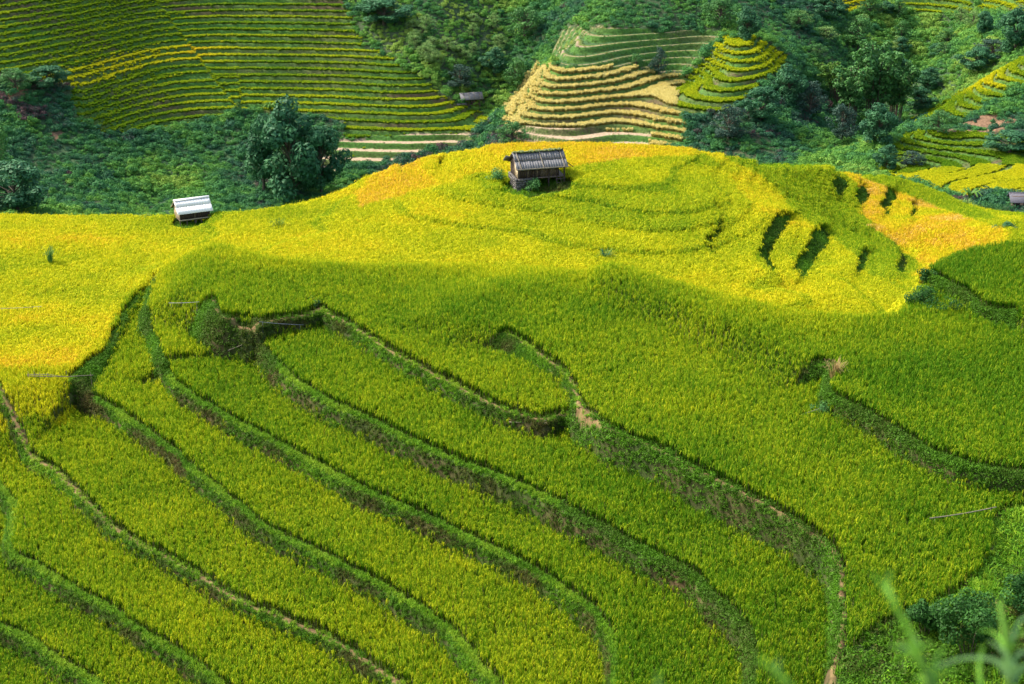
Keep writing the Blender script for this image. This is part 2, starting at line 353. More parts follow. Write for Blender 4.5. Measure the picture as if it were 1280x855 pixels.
def near_surface(X, Y):
    wob = 0.22*noise(X, Y, 2.6, 1) + 0.16*noise(X, Y, 0.9, 2) + 0.5*noise(X, Y, 9, 3)
    z = np.full(X.shape, Z_BASE, np.float32); lvl = np.zeros(X.shape, np.int8)
    bare = np.zeros(X.shape, np.float32); face = np.zeros(X.shape, np.float32); path = np.zeros(X.shape, np.float32)
    for i, (nm, zt, h, pre, front, post, kind) in enumerate(RISERS):
        A, B, C = (np.array([at_z(q[0], q[1], q[2] if len(q) > 2 else zt) for q in L]) for L in (pre, front, post)); B = smooth_curve(B, 5); WF = np.interp(np.arange(len(B))/5, np.arange(len(front)), [q[3] if len(q) > 3 else 0.32*h for q in front])
        P = np.vstack([A, B, C]); w = np.full(len(P), 7.0, np.float32); w[len(A):len(A)+len(B)] = WF
        pass
        if nm in 'HI': w[:len(A)] = 9.0 if nm == 'H' else 3.2
        if nm == 'J': w[:] = 2.6; w[len(A):len(A)+len(B)] = 0.7
        ins = inside(X, Y, P); d, aw, _ = line_dist(X, Y, P, w, 10.0, True)
        sd = np.where(ins, d, -d) + np.where(aw < 2.5, wob, wob*2)
        sharp = aw < 2.5
        z += h*sstep(-1, 0, sd/aw)*1.0
        lvl = np.where(sd > -aw*0.5, i+1, lvl)
        rag = 0.5*noise(X, Y, 1.1, 12) + 0.3*noise(X, Y, 0.45, 13); near = sharp & (sd > -aw+0.16+0.35*rag) & (sd < (0.14 if kind == 'none' else 0.44)+0.45*rag)
        bare = np.where(near, 1, bare); face = np.where(near & (sd < 0.02), 1, np.where(near, 0, face))
        path = np.where(near & (sd >= 0.10) & (kind == 'path'), 1, np.where(near, 0, path))
        z += np.where(sharp, 0.14*sstep(0.02, 0.12, sd)*(1-sstep(0.35, 0.6, sd)), 0) if kind != 'none' else 0
    # overgrown slope towards the viewer's own hillside
    ins = inside(X, Y, nb_poly); d, _, _ = line_dist(X, Y, nb_w, np.ones(len(nb_w)), 30.0)
    sdn = np.where(ins, d, -d) + wob*1.5
    slope = sdn > 0
    z = z + np.where(slope, 0.20*np.clip(sdn, 0, 30) + 0.5*fbm(X, Y, 3.0, 3, 21)*np.clip(sdn, 0, 1), 0)
    zk = z
    # the ridge, with small steps that follow its own contours
    zr = ridge_f(X, Y) + 0.75*fbm(X*0.30, Y, 9, 2, 33)
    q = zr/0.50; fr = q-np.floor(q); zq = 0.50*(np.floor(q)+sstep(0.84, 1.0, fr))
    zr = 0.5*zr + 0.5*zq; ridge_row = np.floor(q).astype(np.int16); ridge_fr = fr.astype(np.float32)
    rbare = np.zeros(X.shape, np.float32)
    for P, w, h in strip_w:
        d, _, side = line_dist(X, Y, P, np.ones(len(P)), 9.0)
        g = np.clip(1-d/7.0, 0, 1)**1.5
        sd = d*side
        zr = zr + 0.34*h*np.clip(-sd/w, -1, 1)*g*(d < 9)
        rbare = np.where(d + 0.5*noise(X, Y, 0.8, 5) < w*0.85, 1, rbare)
    insd = inside(X, Y, sky_poly); d, _, _ = line_dist(X, Y, sky_w, np.ones(len(sky_w)), 60.0)
    sds = np.where(insd, d, -d)
    beyond = sds > 0.3
    zr = zr - np.where(insd, 0.55*np.clip(d, 0, 60), 0)
    insc = inside(X, Y, crest_poly); d, _, _ = line_dist(X, Y, crest_w, np.ones(len(crest_w)), 12.0)
    sdc = np.where(insc, d, -d)
    m = sstep(-5.0, 0.3, sdc)
    z = m*zk + (1-m)*zr
    onk = sdc > -0.5
    # the viewer's own hillside below the frame
    zn = -0.66*Y - 1.6 + 0.6*fbm(X, Y, 6, 3, 41)
    own = zn > z
    z = np.maximum(z, zn)
    bare = np.where(onk, bare, rbare)
    z = z + 0.03*noise(X, Y, 0.5, 8)
    return dict(z=z, row=ridge_row, rfr=ridge_fr, lvl=lvl, bare=bare, face=np.where(onk, face, rbare), path=np.where(onk, path, 0), slope=(slope & onk).astype(np.float32), own=own.astype(np.float32), onk=onk.astype(np.float32), beyond=(beyond & ~onk).astype(np.float32), sds=sds, sdc=sdc)

class Grid:
    """a sheet of ground whose rows get finer where its steps are in view"""
    def __init__(self, T, Yr, fn):
        self.T, self.Yr = T, Yr
        TT, YY = np.meshgrid(T, Yr); self.X = (TT*YY).ravel(); self.Y = YY.ravel()
        self.f = fn(self.X, self.Y); self.shape = TT.shape
        for k in self.f: self.f[k] = np.asarray(self.f[k]).reshape(self.shape)
    def sample(self, X, Y, keys):
        r = np.clip(np.interp(Y, self.Yr, np.arange(len(self.Yr))), 0, len(self.Yr)-1.001)
        c = np.clip((X/Y-self.T[0])/(self.T[1]-self.T[0]), 0, len(self.T)-1.001)
        r0 = r.astype(int); c0 = c.astype(int); fr = r-r0; fc = c-c0
        out = {}
        for k in keys:
            a = self.f[k]
            if a.dtype.kind in 'iub' : out[k] = a[np.rint(r).astype(int), np.rint(c).astype(int)]
            else: out[k] = (a[r0, c0]*(1-fc)+a[r0, c0+1]*fc)*(1-fr) + (a[r0+1, c0]*(1-fc)+a[r0+1, c0+1]*fc)*fr
        return out
    def mesh(self, name, colors):
        nr, nc = self.shape
        i = np.arange(nr*nc).reshape(nr, nc)
        F = np.stack([i[:-1, :-1], i[:-1, 1:], i[1:, 1:], i[1:, :-1]], -1).reshape(-1, 4)
        V = np.stack([self.X, self.Y, self.f['z'].ravel()+CAMZ], 1)
        return fast_mesh(name, V, F, [M_GROUND], True, colors={'ground': colors})

Ynear = np.concatenate([np.geomspace(1.2, 73.9, 48), np.arange(74, 140, 0.13), np.arange(140, 187, 0.22), np.arange(187, 236, 1.5)])
near = Grid(np.linspace(-0.54, 0.54, 760), Ynear, near_surface)
f = near.f
Xn, Yn = near.X.reshape(near.shape), near.Y.reshape(near.shape)
def c3(r, g, b): return np.array([r, g, b], np.float32)
gcol = np.zeros((*near.shape, 3), np.float32) + c3(0.060, 0.075, 0.016)
nz = (fbm(Xn, Yn, 4.0, 3, 51)+0.5)[..., None]
riser_col = c3(0.035, 0.060, 0.014)*(1-nz) + c3(0.075, 0.055, 0.026)*nz
gcol = np.where(f['bare'][..., None] > 0.5, c3(0.050, 0.100, 0.016), gcol)
gcol = np.where(f['face'][..., None] > 0.5, riser_col, gcol)
gcol = np.where(f['path'][..., None] > 0.5, c3(0.165, 0.110, 0.052), gcol)
gcol = np.where((f['slope']+f['own']+f['beyond'])[..., None] > 0.5, c3(0.050, 0.085, 0.020), gcol)
link('terraced_hill', near.mesh('terraced_hill', gcol.reshape(-1, 3)), kind='structure', label='stepped hill of rice terraces with grassy earth banks', category='hill')

# ------------------------------------------------------------------ far terrain: the valley's other side
def Yslope(yb, v): return yb + (150-v)*0.267
FARC = []
for u, yb in ((-250, 380), (0, 400), (100, 412), (200, 428), (300, 432), (450, 430), (560, 429)):
    for v in (-120, 0, 75, 150): FARC.append((u, v, Yslope(yb, v)))
    FARC += [(u, 200, yb-16), (u, 255, yb-42), (u, 320, yb-80)]
FARC += [(622, 150, 438), (650, 60, 462), (655, 0, 482), (640, -120, 515), (610, 200, 412), (620, 250, 385), (628, 118, 448)]
FARC += [(640, 150, 402), (672, 100, 414), (690, 150, 400), (760, 150, 403), (800, 120, 412), (700, 60, 428), (780, 60, 430), (840, 40, 438), (740, 0, 452), (700, 185, 388), (820, 185, 390), (830, 140, 400), (760, 250, 350), (800, -120, 495)]
FARC += [(860, 110, 424), (880, 60, 436), (915, 95, 412), (915, 50, 428), (915, 140, 396), (975, 90, 424), (985, 60, 440), (940, 10, 462), (900, -120, 510), (900, 185, 386), (960, 150, 400), (960, 185, 384), (1040, 190, 392), (1000, 110, 428), (1050, 110, 446), (1085, 150, 442), (1100, 190, 418), (1030, 30, 476), (1100, 60, 480), (1150, 30, 492), (1150, 90, 474), (1060, -100, 540), (1200, 50, 468), (1270, 20, 474), (1220, -100, 530), (1350, -100, 520)]
FARC += [(1280, 75, 410), (1230, 100, 406), (1160, 145, 398), (1280, 130, 391), (1200, 160, 388), (1280, 165, 379), (1180, 166, 380), (1115, 178, 380), (1115, 208, 368), (1180, 206, 366), (1280, 200, 364), (1350, 100, 394), (1400, 190, 360)]
FARC += [(1180, 214, 359), (1280, 207, 358), (1140, 224, 352), (1230, 228, 346), (1280, 240, 335), (1200, 252, 334), (1280, 262, 322), (1380, 230, 342), (1180, 290, 316), (1000, 250, 352), (1300, 320, 300)]
fp = []
for u, v, Y in FARC:
    X, z = at_y(u, v, Y); fp.append((float(X), float(Y), float(z)))
fp += [(x, 240, -104) for x in (-140, -60, 20, 70)] + [(x, 310, -122) for x in (-180, -60, 30)] + [(x, 1000, 130) for x in (-500, 0, 500)] + [(x, 650, -15) for x in (-320, 0, 330)]
far_f = tps_fit([p[:2] for p in fp], [p[2] for p in fp], 0.0006)

TERR = {
 'left': [(-400, -250), (425, -250), (432, 10), (455, 55), (490, 75), (520, 92), (545, 112), (575, 130), (622, 153), (600, 163), (430, 172), (425, 150), (320, 135), (290, 140), (200, 160), (130, 165), (100, 150), (90, 125), (80, 110), (40, 95), (0, 88), (-400, 70)],
 'lower': [(425, 174), (470, 170), (600, 163), (585, 178), (500, 196), (430, 214), (395, 232), (395, 205)],
 'fallow': [(708, 33), (830, 36), (905, 40), (880, 72), (862, 92), (780, 84), (692, 80), (690, 60)],
 'middle': [(668, 80), (780, 84), (862, 96), (850, 140), (862, 172), (800, 188), (650, 183), (628, 155), (632, 130), (655, 100)],
 'knob': [(905, 46), (950, 46), (980, 66), (982, 82), (950, 106), (925, 126), (900, 141), (850, 143), (845, 115), (870, 85), (890, 68)],
 'right': [(1330, 40), (1240, 92), (1215, 108), (1160, 138), (1140, 152), (1200, 150), (1250, 128), (1270, 108), (1330, 100)],
 'foot': [(1135, 164), (1250, 168), (1330, 180), (1330, 207), (1180, 212), (1130, 220), (1092, 212), (1110, 188)],
 'yellow': [(1118, 220), (1180, 210), (1330, 205), (1330, 246), (1240, 243), (1215, 252), (1190, 240), (1150, 230)],
 'top': [(1035, -60), (1092, -60), (1095, 14), (1035, 12)],
 'crown': [(1100, -60), (1215, -60), (1212, 14), (1150, 18), (1100, 4)],
 'maize': [(1225, -60), (1330, -60), (1330, 16), (1225, 14)],
}
TKEYS = list(TERR)
TSTEP = 1.25
def far_surface(X, Y):
    z0 = far_f(X, Y) + 0.5*fbm(X, Y, 30, 3, 61)
    u, v = project(X, Y, z0)
    ju = u + 8*noise(X, Y, 4, 62) + 5*noise(X, Y, 1.5, 63); jv = v + 5*noise(X, Y, 5, 64)
    reg = np.zeros(X.shape, np.int8)
    for i, k in enumerate(TKEYS):
        reg[inside(ju, jv, np.array(TERR[k], float))] = i+1
    veg = reg == 0
    step = np.where(reg == TKEYS.index('yellow')+1, 0.8, np.where(reg == TKEYS.index('foot')+1, 0.62, TSTEP))
    seam = 210 + 0.75*(v-20)          # the left hillside's terraces change level along this line
    ph = np.where((reg == 1) & (u > seam), 0.55, 0) + np.where((reg == 1) & (u > 100) & (v > 95) & (u < 300), 0.3, 0) + 0.16*noise(X, Y, 12, 66)
    q = z0/step + ph; fl = np.floor(q); fr = q-fl
    zt = step*(fl + sstep(0.66, 0.94, fr) - ph)
    lip = np.where(fr < 0.06, 0.0, 0)
    rough = 1.5*fbm(X, Y, 9, 3, 67) + 0.5*noise(X, Y, 2.2, 68)
    z = np.where(veg, z0+rough, zt)
    return dict(z=z, reg=reg, fr=fr.astype(np.float32), fl=fl.astype(np.int16), u=u.astype(np.float32), v=v.astype(np.float32))
Yfar = np.concatenate([np.arange(238, 290, 2.0), np.arange(290, 384, 0.45), np.arange(384, 520, 0.30), np.geomspace(520.5, 1000, 36)])
far = Grid(np.linspace(-0.43, 0.43, 520), Yfar, far_surface)
g = far.f
Xf, Yf = far.X.reshape(far.shape), far.Y.reshape(far.shape)
fcol = np.zeros((*far.shape, 3), np.float32) + c3(0.030, 0.075, 0.030)
n2 = (fbm(Xf, Yf, 18, 3, 71)+0.5)[..., None]
fcol = fcol*(1-0.6*n2) + c3(0.075, 0.075, 0.040)*0.6*n2
isT = g['reg'] > 0
fr = g['fr']
n3 = np.clip(fbm(Xf*0.25, Yf, 5, 3, 72)+0.5, 0, 1)[..., None]
n3 = n3**2; rcol = c3(0.050, 0.130, 0.022)*(1-n3) + c3(0.090, 0.070, 0.036)*n3
fcol = np.where(isT[..., None], np.where((fr > 0.63)[..., None], rcol, c3(0.10, 0.13, 0.02)), fcol)
row_rnd = _perm[(g['fl'].astype(int)) & 255, 7]
def R(k): return g['reg'] == TKEYS.index(k)+1
soil = c3(0.33, 0.25, 0.17)
dry = R('fallow') & (fr > 0.02) & (fr < 0.17)
low = (R('lower') & (row_rnd > 0.35) | R('middle') & (g['v'] > 158+0.05*(g['u']-700)) & (g['u'] < 815)) & (fr < 0.63)
fcol = np.where(dry[..., None], soil*0.75, fcol)
fcol = np.where((R('fallow') & (fr >= 0.30) & (fr < 0.66))[..., None], c3(0.040, 0.090, 0.030), fcol)
fcol = np.where(low[..., None], soil, fcol)
g['low'] = low.astype(np.float32)
# bare red earth scars
for (u0, v0, ru, rv) in ((20, 118, 20, 7), (70, 168, 9, 5), (1240, 152, 34, 7), (1215, 166, 40, 5), (606, 132, 5, 9), (1200, 120, 20, 6)):
    e = ((g['u']-u0)/ru)**2 + ((g['v']-v0)/rv)**2 + 1.6*fbm(Xf, Yf, 6, 3, 74)
    fcol = np.where(((e < 0.8) & ~R('right'))[..., None], c3(0.170, 0.105, 0.065), fcol)
g['scar'] = (np.abs(fcol[..., 0]-0.17) < 0.002).astype(np.float32)*(~isT)
link('valley_hillside', far.mesh('valley_hillside', fcol.reshape(-1, 3)), kind='structure', label='steep hillside across the valley, cut into narrow terraces', category='hillside')

# ------------------------------------------------------------------ plants to scatter
def strip(rows, width0, width1, wdir):
    """a bent blade through the points of rows; wdir is the direction of its width"""
    n = len(rows); V = []; 
    for i, p in enumerate(rows):
        w = (width0 + (width1-width0)*i/(n-1))*0.5
        V += [p - wdir*w, p + wdir*w]
    F = [(2*i, 2*i+1, 2*i+3, 2*i+2) for i in range(n-1)]
    return V, F
def plant_mesh(name, parts, mat):
    V, F, Cc = [], [], []
    for v, fcs, c in parts:
        o = len(V); V += list(v); F += [tuple(o+i for i in f_) for f_ in fcs]; Cc += c
    return fast_mesh(name, np.array(V), np.array(F), [mat], False, colors={'part': np.array(Cc, float)})
def rice_hill(nb, ne, h, spread, wb, we, rng, centres=((0, 0),)):
    parts = []
    for cx, cy in centres:
        base = np.array([cx, cy, 0.0])
        for k in range(nb):                       # upright leaves, each bending over near its tip
            a = rng.uniform(0, 2*math.pi); d = np.array([math.cos(a), math.sin(a), 0]); a2 = a+rng.uniform(-1.5, 1.5); wd = np.array([-math.sin(a2), math.cos(a2), 0])
            lean = rng.uniform(0.1, 1.0)*spread; hh = h*rng.uniform(0.60, 1.16)
            p0 = base+d*0.03; pts = [p0, base+d*lean*0.2+[0, 0, hh*0.5], base+d*lean*0.5+[0, 0, hh*0.86], base+d*lean*rng.uniform(0.8, 1.5)+[0, 0, hh*rng.uniform(0.90, 1.10)]]
            v, f_ = strip(pts, wb, wb*0.2, wd)
            r = rng.random(); parts.append((v, f_, [(t, 0, r) for t in (0, 0, .45, .45, .8, .8, 1, 1)]))
        for k in range(ne):                       # ears, drooping
            a = rng.uniform(0, 2*math.pi); d = np.array([math.cos(a), math.sin(a), 0]); a2 = a+rng.uniform(0.8, 2.3); wd = np.array([math.cos(a2), math.sin(a2), 0])
            lean = rng.uniform(0.3, 1.0)*spread; hh = h*rng.uniform(0.80, 1.04); L = rng.uniform(0.16, 0.28)*h
            pts = [base+d*lean*0.6+[0, 0, hh*0.82], base+d*(lean*0.8+L*0.12)+[0, 0, hh*0.99], base+d*(lean*0.9+L*0.38)+[0, 0, hh*0.95], base+d*(lean+L*0.5)+[0, 0, hh*0.95-L*0.8]]
            v, f_ = strip(pts, we*0.45, we, wd)
            r = rng.random(); parts.append((v, f_, [(1, 1, r)]*8))
    return parts
def template(name, me):               # mesh carriers for scattering; not linked to the scene, so never seen by themselves
    return bpy.data.objects.new(name, me)
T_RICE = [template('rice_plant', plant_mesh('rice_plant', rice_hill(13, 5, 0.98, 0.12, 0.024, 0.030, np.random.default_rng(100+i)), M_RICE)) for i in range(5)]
def patch(i, nb, ne, h, n, size, wb, we):
    r = np.random.default_rng(200+i); C = [(r.uniform(-size, size), r.uniform(-size, size)) for _ in range(n)]
    return template('rice_patch', plant_mesh('rice_patch', rice_hill(nb, ne, h, 0.27, wb, we, r, C), M_RICE))
T_PATCH = [patch(i, 8, 6, 0.85, 3, 0.22, 0.042, 0.055) for i in range(5)]
T_FAR = [patch(20+i, 7, 6, 0.62, 6, 0.34, 0.10, 0.11) for i in range(4)]
def tuft(i, n, h, spread, w, droop, mat):
    r = np.random.default_rng(300+i); parts = []
    for k in range(n):
        a = r.uniform(0, 2*math.pi); d = np.array([math.cos(a), math.sin(a), 0]); a2 = a+r.uniform(0.6, 2.5); wd = np.array([math.cos(a2), math.sin(a2), 0])
        b = np.array([r.uniform(-.09, .09), r.uniform(-.09, .09), 0]); hh = h*r.uniform(0.5, 1.1); L = spread*r.uniform(0.4, 1.1)
        pts = [b, b+d*L*0.45+[0, 0, hh*0.75], b+d*L+[0, 0, hh*(1-droop*r.random())]]
        v, f_ = strip(pts, w, w*0.3, wd); q = r.random(); parts.append((v, f_, [(t, 0, q) for t in (0, 0, .6, .6, 1, 1)]))
    return template('grass_tuft', plant_mesh('grass_tuft', parts, mat))
def leafy(i, n, rad, h, size, mat, lump=0.35):
    """a low weed or shrub: many small leaves through an uneven dome"""
    r = np.random.default_rng(400+i); parts = []
    lobes = [(r.normal(0, rad*lump, 3)*[1, 1, 0.6] + [0, 0, h*0.5], rad*r.uniform(0.45, 0.75), r.random()) for _ in range(6)]
    for k in range(n):
        c, R_, q = lobes[r.integers(len(lobes))]
        d = r.normal(size=3); d /= np.linalg.norm(d); p = c + d*R_*r.uniform(0.55, 1.0)**0.5*np.array([1, 1, h/rad*0.6]); p[2] = max(p[2], 0.02)
        nrm = d + r.normal(0, 0.5, 3) + [0, 0, 0.35]; nrm /= np.linalg.norm(nrm)
        t = np.cross(nrm, r.normal(size=3)); t /= np.linalg.norm(t); b = np.cross(nrm, t); s = size*r.uniform(0.6, 1.25)
        v = [p-t*s, p-b*s*0.5, p+t*s, p+b*s*0.5]
        parts.append((v, [(0, 1, 2, 3)], [(0.5, q, 0.6*q+0.4*r.random())]*4))
    return template('shrub', plant_mesh('shrub', parts, mat))
T_TUFT = [tuft(i, 22, 0.42, 0.26, 0.030, 0.7, M_WEED) for i in range(4)]
T_WEED = [leafy(i, 46, 0.28, 0.30, 0.060, M_WEED) for i in range(4)]
T_BUSHY = [leafy(10+i, 260, 1.0, 1.1, 0.11, M_WEED) for i in range(3)]
T_SHRUB = [leafy(20+i, 420, 1.2, 1.15, 0.17, M_SHRUB) for i in range(6)]

def gn_group(name, templates):
    ng = bpy.data.node_groups.new(name, 'GeometryNodeTree')
    ng.interface.new_socket('Geometry', in_out='INPUT', socket_type='NodeSocketGeometry')
    ng.interface.new_socket('Geometry', in_out='OUTPUT', socket_type='NodeSocketGeometry')
    gi = ng.nodes.new('NodeGroupInput'); go = ng.nodes.new('NodeGroupOutput'); L = ng.links.new
    def na(nm, t='FLOAT'):
        n = ng.nodes.new('GeometryNodeInputNamedAttribute'); n.data_type = t; n.inputs['Name'].default_value = nm; return n.outputs['Attribute']
    rot = ng.nodes.new('ShaderNodeCombineXYZ'); L(na('tilt_x'), rot.inputs[0]); L(na('tilt_y'), rot.inputs[1]); L(na('turn'), rot.inputs[2])
    sc = ng.nodes.new('ShaderNodeCombineXYZ'); L(na('size'), sc.inputs[0]); L(na('size'), sc.inputs[1]); L(na('tall'), sc.inputs[2])
    join = ng.nodes.new('GeometryNodeJoinGeometry')
    pick = na('pick', 'INT')
    for i, t in enumerate(templates):
        oi = ng.nodes.new('GeometryNodeObjectInfo'); oi.inputs['Object'].default_value = t
        cmp_ = ng.nodes.new('FunctionNodeCompare'); cmp_.data_type = 'INT'; cmp_.operation = 'EQUAL'
        L(pick, [s for s in cmp_.inputs if s.type == 'INT' and s.enabled][0]); [s for s in cmp_.inputs if s.type == 'INT' and s.enabled][1].default_value = i
        iop = ng.nodes.new('GeometryNodeInstanceOnPoints')
        L(gi.outputs[0], iop.inputs['Points']); L(cmp_.outputs[0], iop.inputs['Selection']); L(oi.outputs['Geometry'], iop.inputs['Instance'])
        L(rot.outputs[0], iop.inputs['Rotation']); L(sc.outputs[0], iop.inputs['Scale'])
        L(iop.outputs[0], join.inputs[0])
    L(join.outputs[0], go.inputs[0])
    return ng
GROUPS = {}
def scatter(name, P, tone, size, tall, templates, key, label, category, tilt=0.0, group=None):
    n = len(P)
    if n == 0: return None
    if key not in GROUPS: GROUPS[key] = gn_group(key, templates)
    me = bpy.data.meshes.new(name); me.vertices.add(n); me.vertices.foreach_set('co', np.ascontiguousarray(P, np.float32).ravel())
    for nm, a in (('tone', tone), ('size', size), ('tall', tall), ('turn', RNG.uniform(0, 6.283, n)), ('tilt_x', RNG.normal(0, tilt, n)), ('tilt_y', RNG.normal(0, tilt, n))):
        at = me.attributes.new(nm, 'FLOAT', 'POINT'); at.data.foreach_set('value', np.ascontiguousarray(np.broadcast_to(a, n), np.float32))
    at = me.attributes.new('pick', 'INT', 'POINT'); at.data.foreach_set('value', RNG.integers(0, len(templates), n).astype(np.int32))
    o = link(name, me, kind='stuff', label=label, category=category)
    if group: o['group'] = group
    md = o.modifiers.new('scatter', 'NODES'); md.node_group = GROUPS[key]
    return o
def lattice(x0, x1, y0, y1, s, jit=0.42):
    gx, gy = np.meshgrid(np.arange(x0, x1, s), np.arange(y0, y1, s))
    gx = gx + (np.arange(gx.shape[0])[:, None] % 2)*s*0.5
    return (gx + RNG.uniform(-jit, jit, gx.shape)*s).ravel(), (gy + RNG.uniform(-jit, jit, gx.shape)*s).ravel()
def in_view(X, Y, z, mu=70, top=-20, bot=60):
    u, v = project(X, Y, z); mu = mu+150; bot = bot+40
    return (u > -mu) & (u < 1280+mu) & (v > top) & (v < 855+bot)

# ------------------------------------------------------------------ rice on the knoll's terraces
KEYS = ['z', 'row', 'rfr', 'lvl', 'bare', 'face', 'slope', 'own', 'onk', 'beyond', 'sds', 'path', 'sdc']
X, Y = lattice(-62, 62, 74, 146, 0.205)
s = near.sample(X, Y, KEYS)
ok = in_view(X, Y, s['z']) & (s['onk'] > 0.5) & (s['bare'] < 0.35) & (s['slope'] < 0.2) & (s['own'] < 0.2)
X, Y = X[ok], Y[ok]; s = {k: a[ok] for k, a in s.items()}
TONE = [0.16, 0.31, 0.39, 0.37, 0.31, 0.84, 0.14, 0.32, 0.11, 0.19, 0.17, 0.10, 0.10]
RLABEL = ['greenish rice in the lowest corner field at lower left', 'ripening yellow rice on the terrace above the lowest corner field', 'ripening yellow rice below the narrow footpath bank at lower left',
 'yellow green rice between the golden left field and the narrow footpath bank', 'yellow green rice on the long terrace that starts beside the bamboo rail', 'ripe golden rice at the near end of the wide left field', 'green rice on the small field beside the steep left bank',
 'yellow rice on the long curved terrace below the small green field', 'green rice on the long terrace below the bare earth footpath', 'green rice on the knoll top left of the forked bank', 'green rice of the broad field below the bushy right bank', 'deep green rice above the bushy right bank', 'deep green rice on the small mound at right edge']
tone = np.array(TONE, np.float32)[s['lvl']]
u, v = project(X, Y, s['z'])
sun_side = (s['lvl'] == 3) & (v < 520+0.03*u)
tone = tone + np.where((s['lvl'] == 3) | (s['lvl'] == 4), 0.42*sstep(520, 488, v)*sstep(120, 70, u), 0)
tone = tone + 0.26*fbm(X, Y, 9, 3, 81) + 0.20*noise(X, Y, 1.8, 82) + RNG.normal(0, 0.09, len(X))

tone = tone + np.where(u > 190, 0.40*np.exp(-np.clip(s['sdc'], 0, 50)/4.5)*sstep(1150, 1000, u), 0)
hs = 1.0 + 0.25*noise(X, Y, 5, 83)
fields = [(3, 'upper')]
for k in range(13):
    m = s['lvl'] == k
    P = np.stack([X[m], Y[m], s['z'][m]+CAMZ-0.02], 1)
    nm = int(m.sum())
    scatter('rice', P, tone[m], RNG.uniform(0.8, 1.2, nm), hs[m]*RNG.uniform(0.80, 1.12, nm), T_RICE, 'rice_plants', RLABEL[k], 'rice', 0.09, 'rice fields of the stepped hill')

# ------------------------------------------------------------------ rice on the sunny ridge
X, Y = lattice(-82, 84, 108, 196, 0.31)
s = near.sample(X, Y, KEYS)
u, v = project(X, Y, s['z']+0.8)
HUT = (at_z(672, 231, -48.65), at_z(241, 276, -51.0))
clear = (np.hypot((X-HUT[0][0])*0.8, Y-HUT[0][1]+1.2) > 2.9) & (np.hypot((X-HUT[1][0])*1.0, (Y-HUT[1][1]+0.9)*0.8) > 1.95)
ok = clear & in_view(X, Y, s['z'], 60, 120) & (s['onk'] < 0.5) & (s['bare'] < 0.4) & (s['own'] < 0.2) & (s['sds'] < 2.5)
X, Y, u, v = X[ok], Y[ok], u[ok], v[ok]; s = {k: a[ok] for k, a in s.items()}
def inpx(poly, j=0): return inside(u + j*noise(X, Y, 2.5, 84), v + j*0.4*noise(X, Y, 2.5, 85), np.array(poly, float))
green = inpx([(905, 193), (1000, 203), (1045, 212), (1075, 232), (1072, 262), (1100, 290), (1152, 330), (1130, 352), (1085, 340), (1062, 312), (1020, 280), (985, 258), (968, 232), (940, 210)], 6)
green2 = inpx([(1025, 200), (1130, 218), (1225, 262), (1250, 272), (1215, 272), (1140, 246), (1080, 222)], 4)
orange = inpx([(1045, 215), (1085, 219), (1140, 246), (1215, 274), (1265, 286), (1262, 310), (1140, 345), (1105, 300), (1075, 268), (1078, 236)], 6) & ~green2
gold = inpx([(450, 258), (440, 240), (480, 210), (560, 185), (640, 172), (860, 178), (1000, 205), (860, 194), (760, 200), (700, 210), (600, 215), (540, 232)], 10)
lefty = u < 230 + 0.4*(v-268)
tone = 0.68 + 0.38*fbm(X, Y, 10, 3, 86) + 0.22*noise(X, Y, 1.7, 87)
tone = np.where(gold, 1.22 + 0.35*fbm(X, Y, 6, 2, 88), tone)
tone = np.where(lefty, 0.82 + 0.50*fbm(X*0.4, Y, 5, 3, 89) + 0.25*noise(X, Y, 1.7, 94), tone)
tone = np.where(orange & ~green, 1.14 + 0.50*fbm(X, Y, 5, 3, 90) + 0.3*noise(X, Y, 1.6, 93), tone)
tone = np.where(green | green2, 0.39 + 0.12*fbm(X, Y, 6, 2, 91), tone)
pocket = inpx([(755, 330), (775, 318), (820, 325), (860, 345), (800, 345)], 4) | inpx([(880, 190), (905, 205), (880, 208), (850, 200)], 5)
tone = np.where(pocket, 0.55, tone)
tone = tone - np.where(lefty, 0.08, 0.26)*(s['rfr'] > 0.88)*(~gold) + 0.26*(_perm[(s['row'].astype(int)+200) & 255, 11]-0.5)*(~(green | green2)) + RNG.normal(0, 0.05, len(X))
cls = np.where(green, 1, np.where(green2, 2, np.where(orange, 3, np.where(gold, 4, np.where(lefty, 5, 0)))))
for k, lab in enumerate(['bright yellow rice covering the sunny ridge around the stilt hut', 'fresh green rice on the slope falling right of the ridge', 'fresh green rice strip along the right skyline of the ridge', 'orange ripe rice in the hollow at right', 'tan ripe rice along the crest behind the stilt hut', 'golden rice on the wide sunny field at left']):
    m = cls == k; nm = int(m.sum())
    scatter('rice', np.stack([X[m], Y[m], s['z'][m]+CAMZ-0.03], 1), tone[m], RNG.uniform(0.9, 1.2, nm), RNG.uniform(0.9, 1.08, nm)*(1+0.12*noise(X[m], Y[m], 4, 92)), T_PATCH, 'rice_patches', lab, 'rice', 0.06, 'rice fields of the sunny ridge')

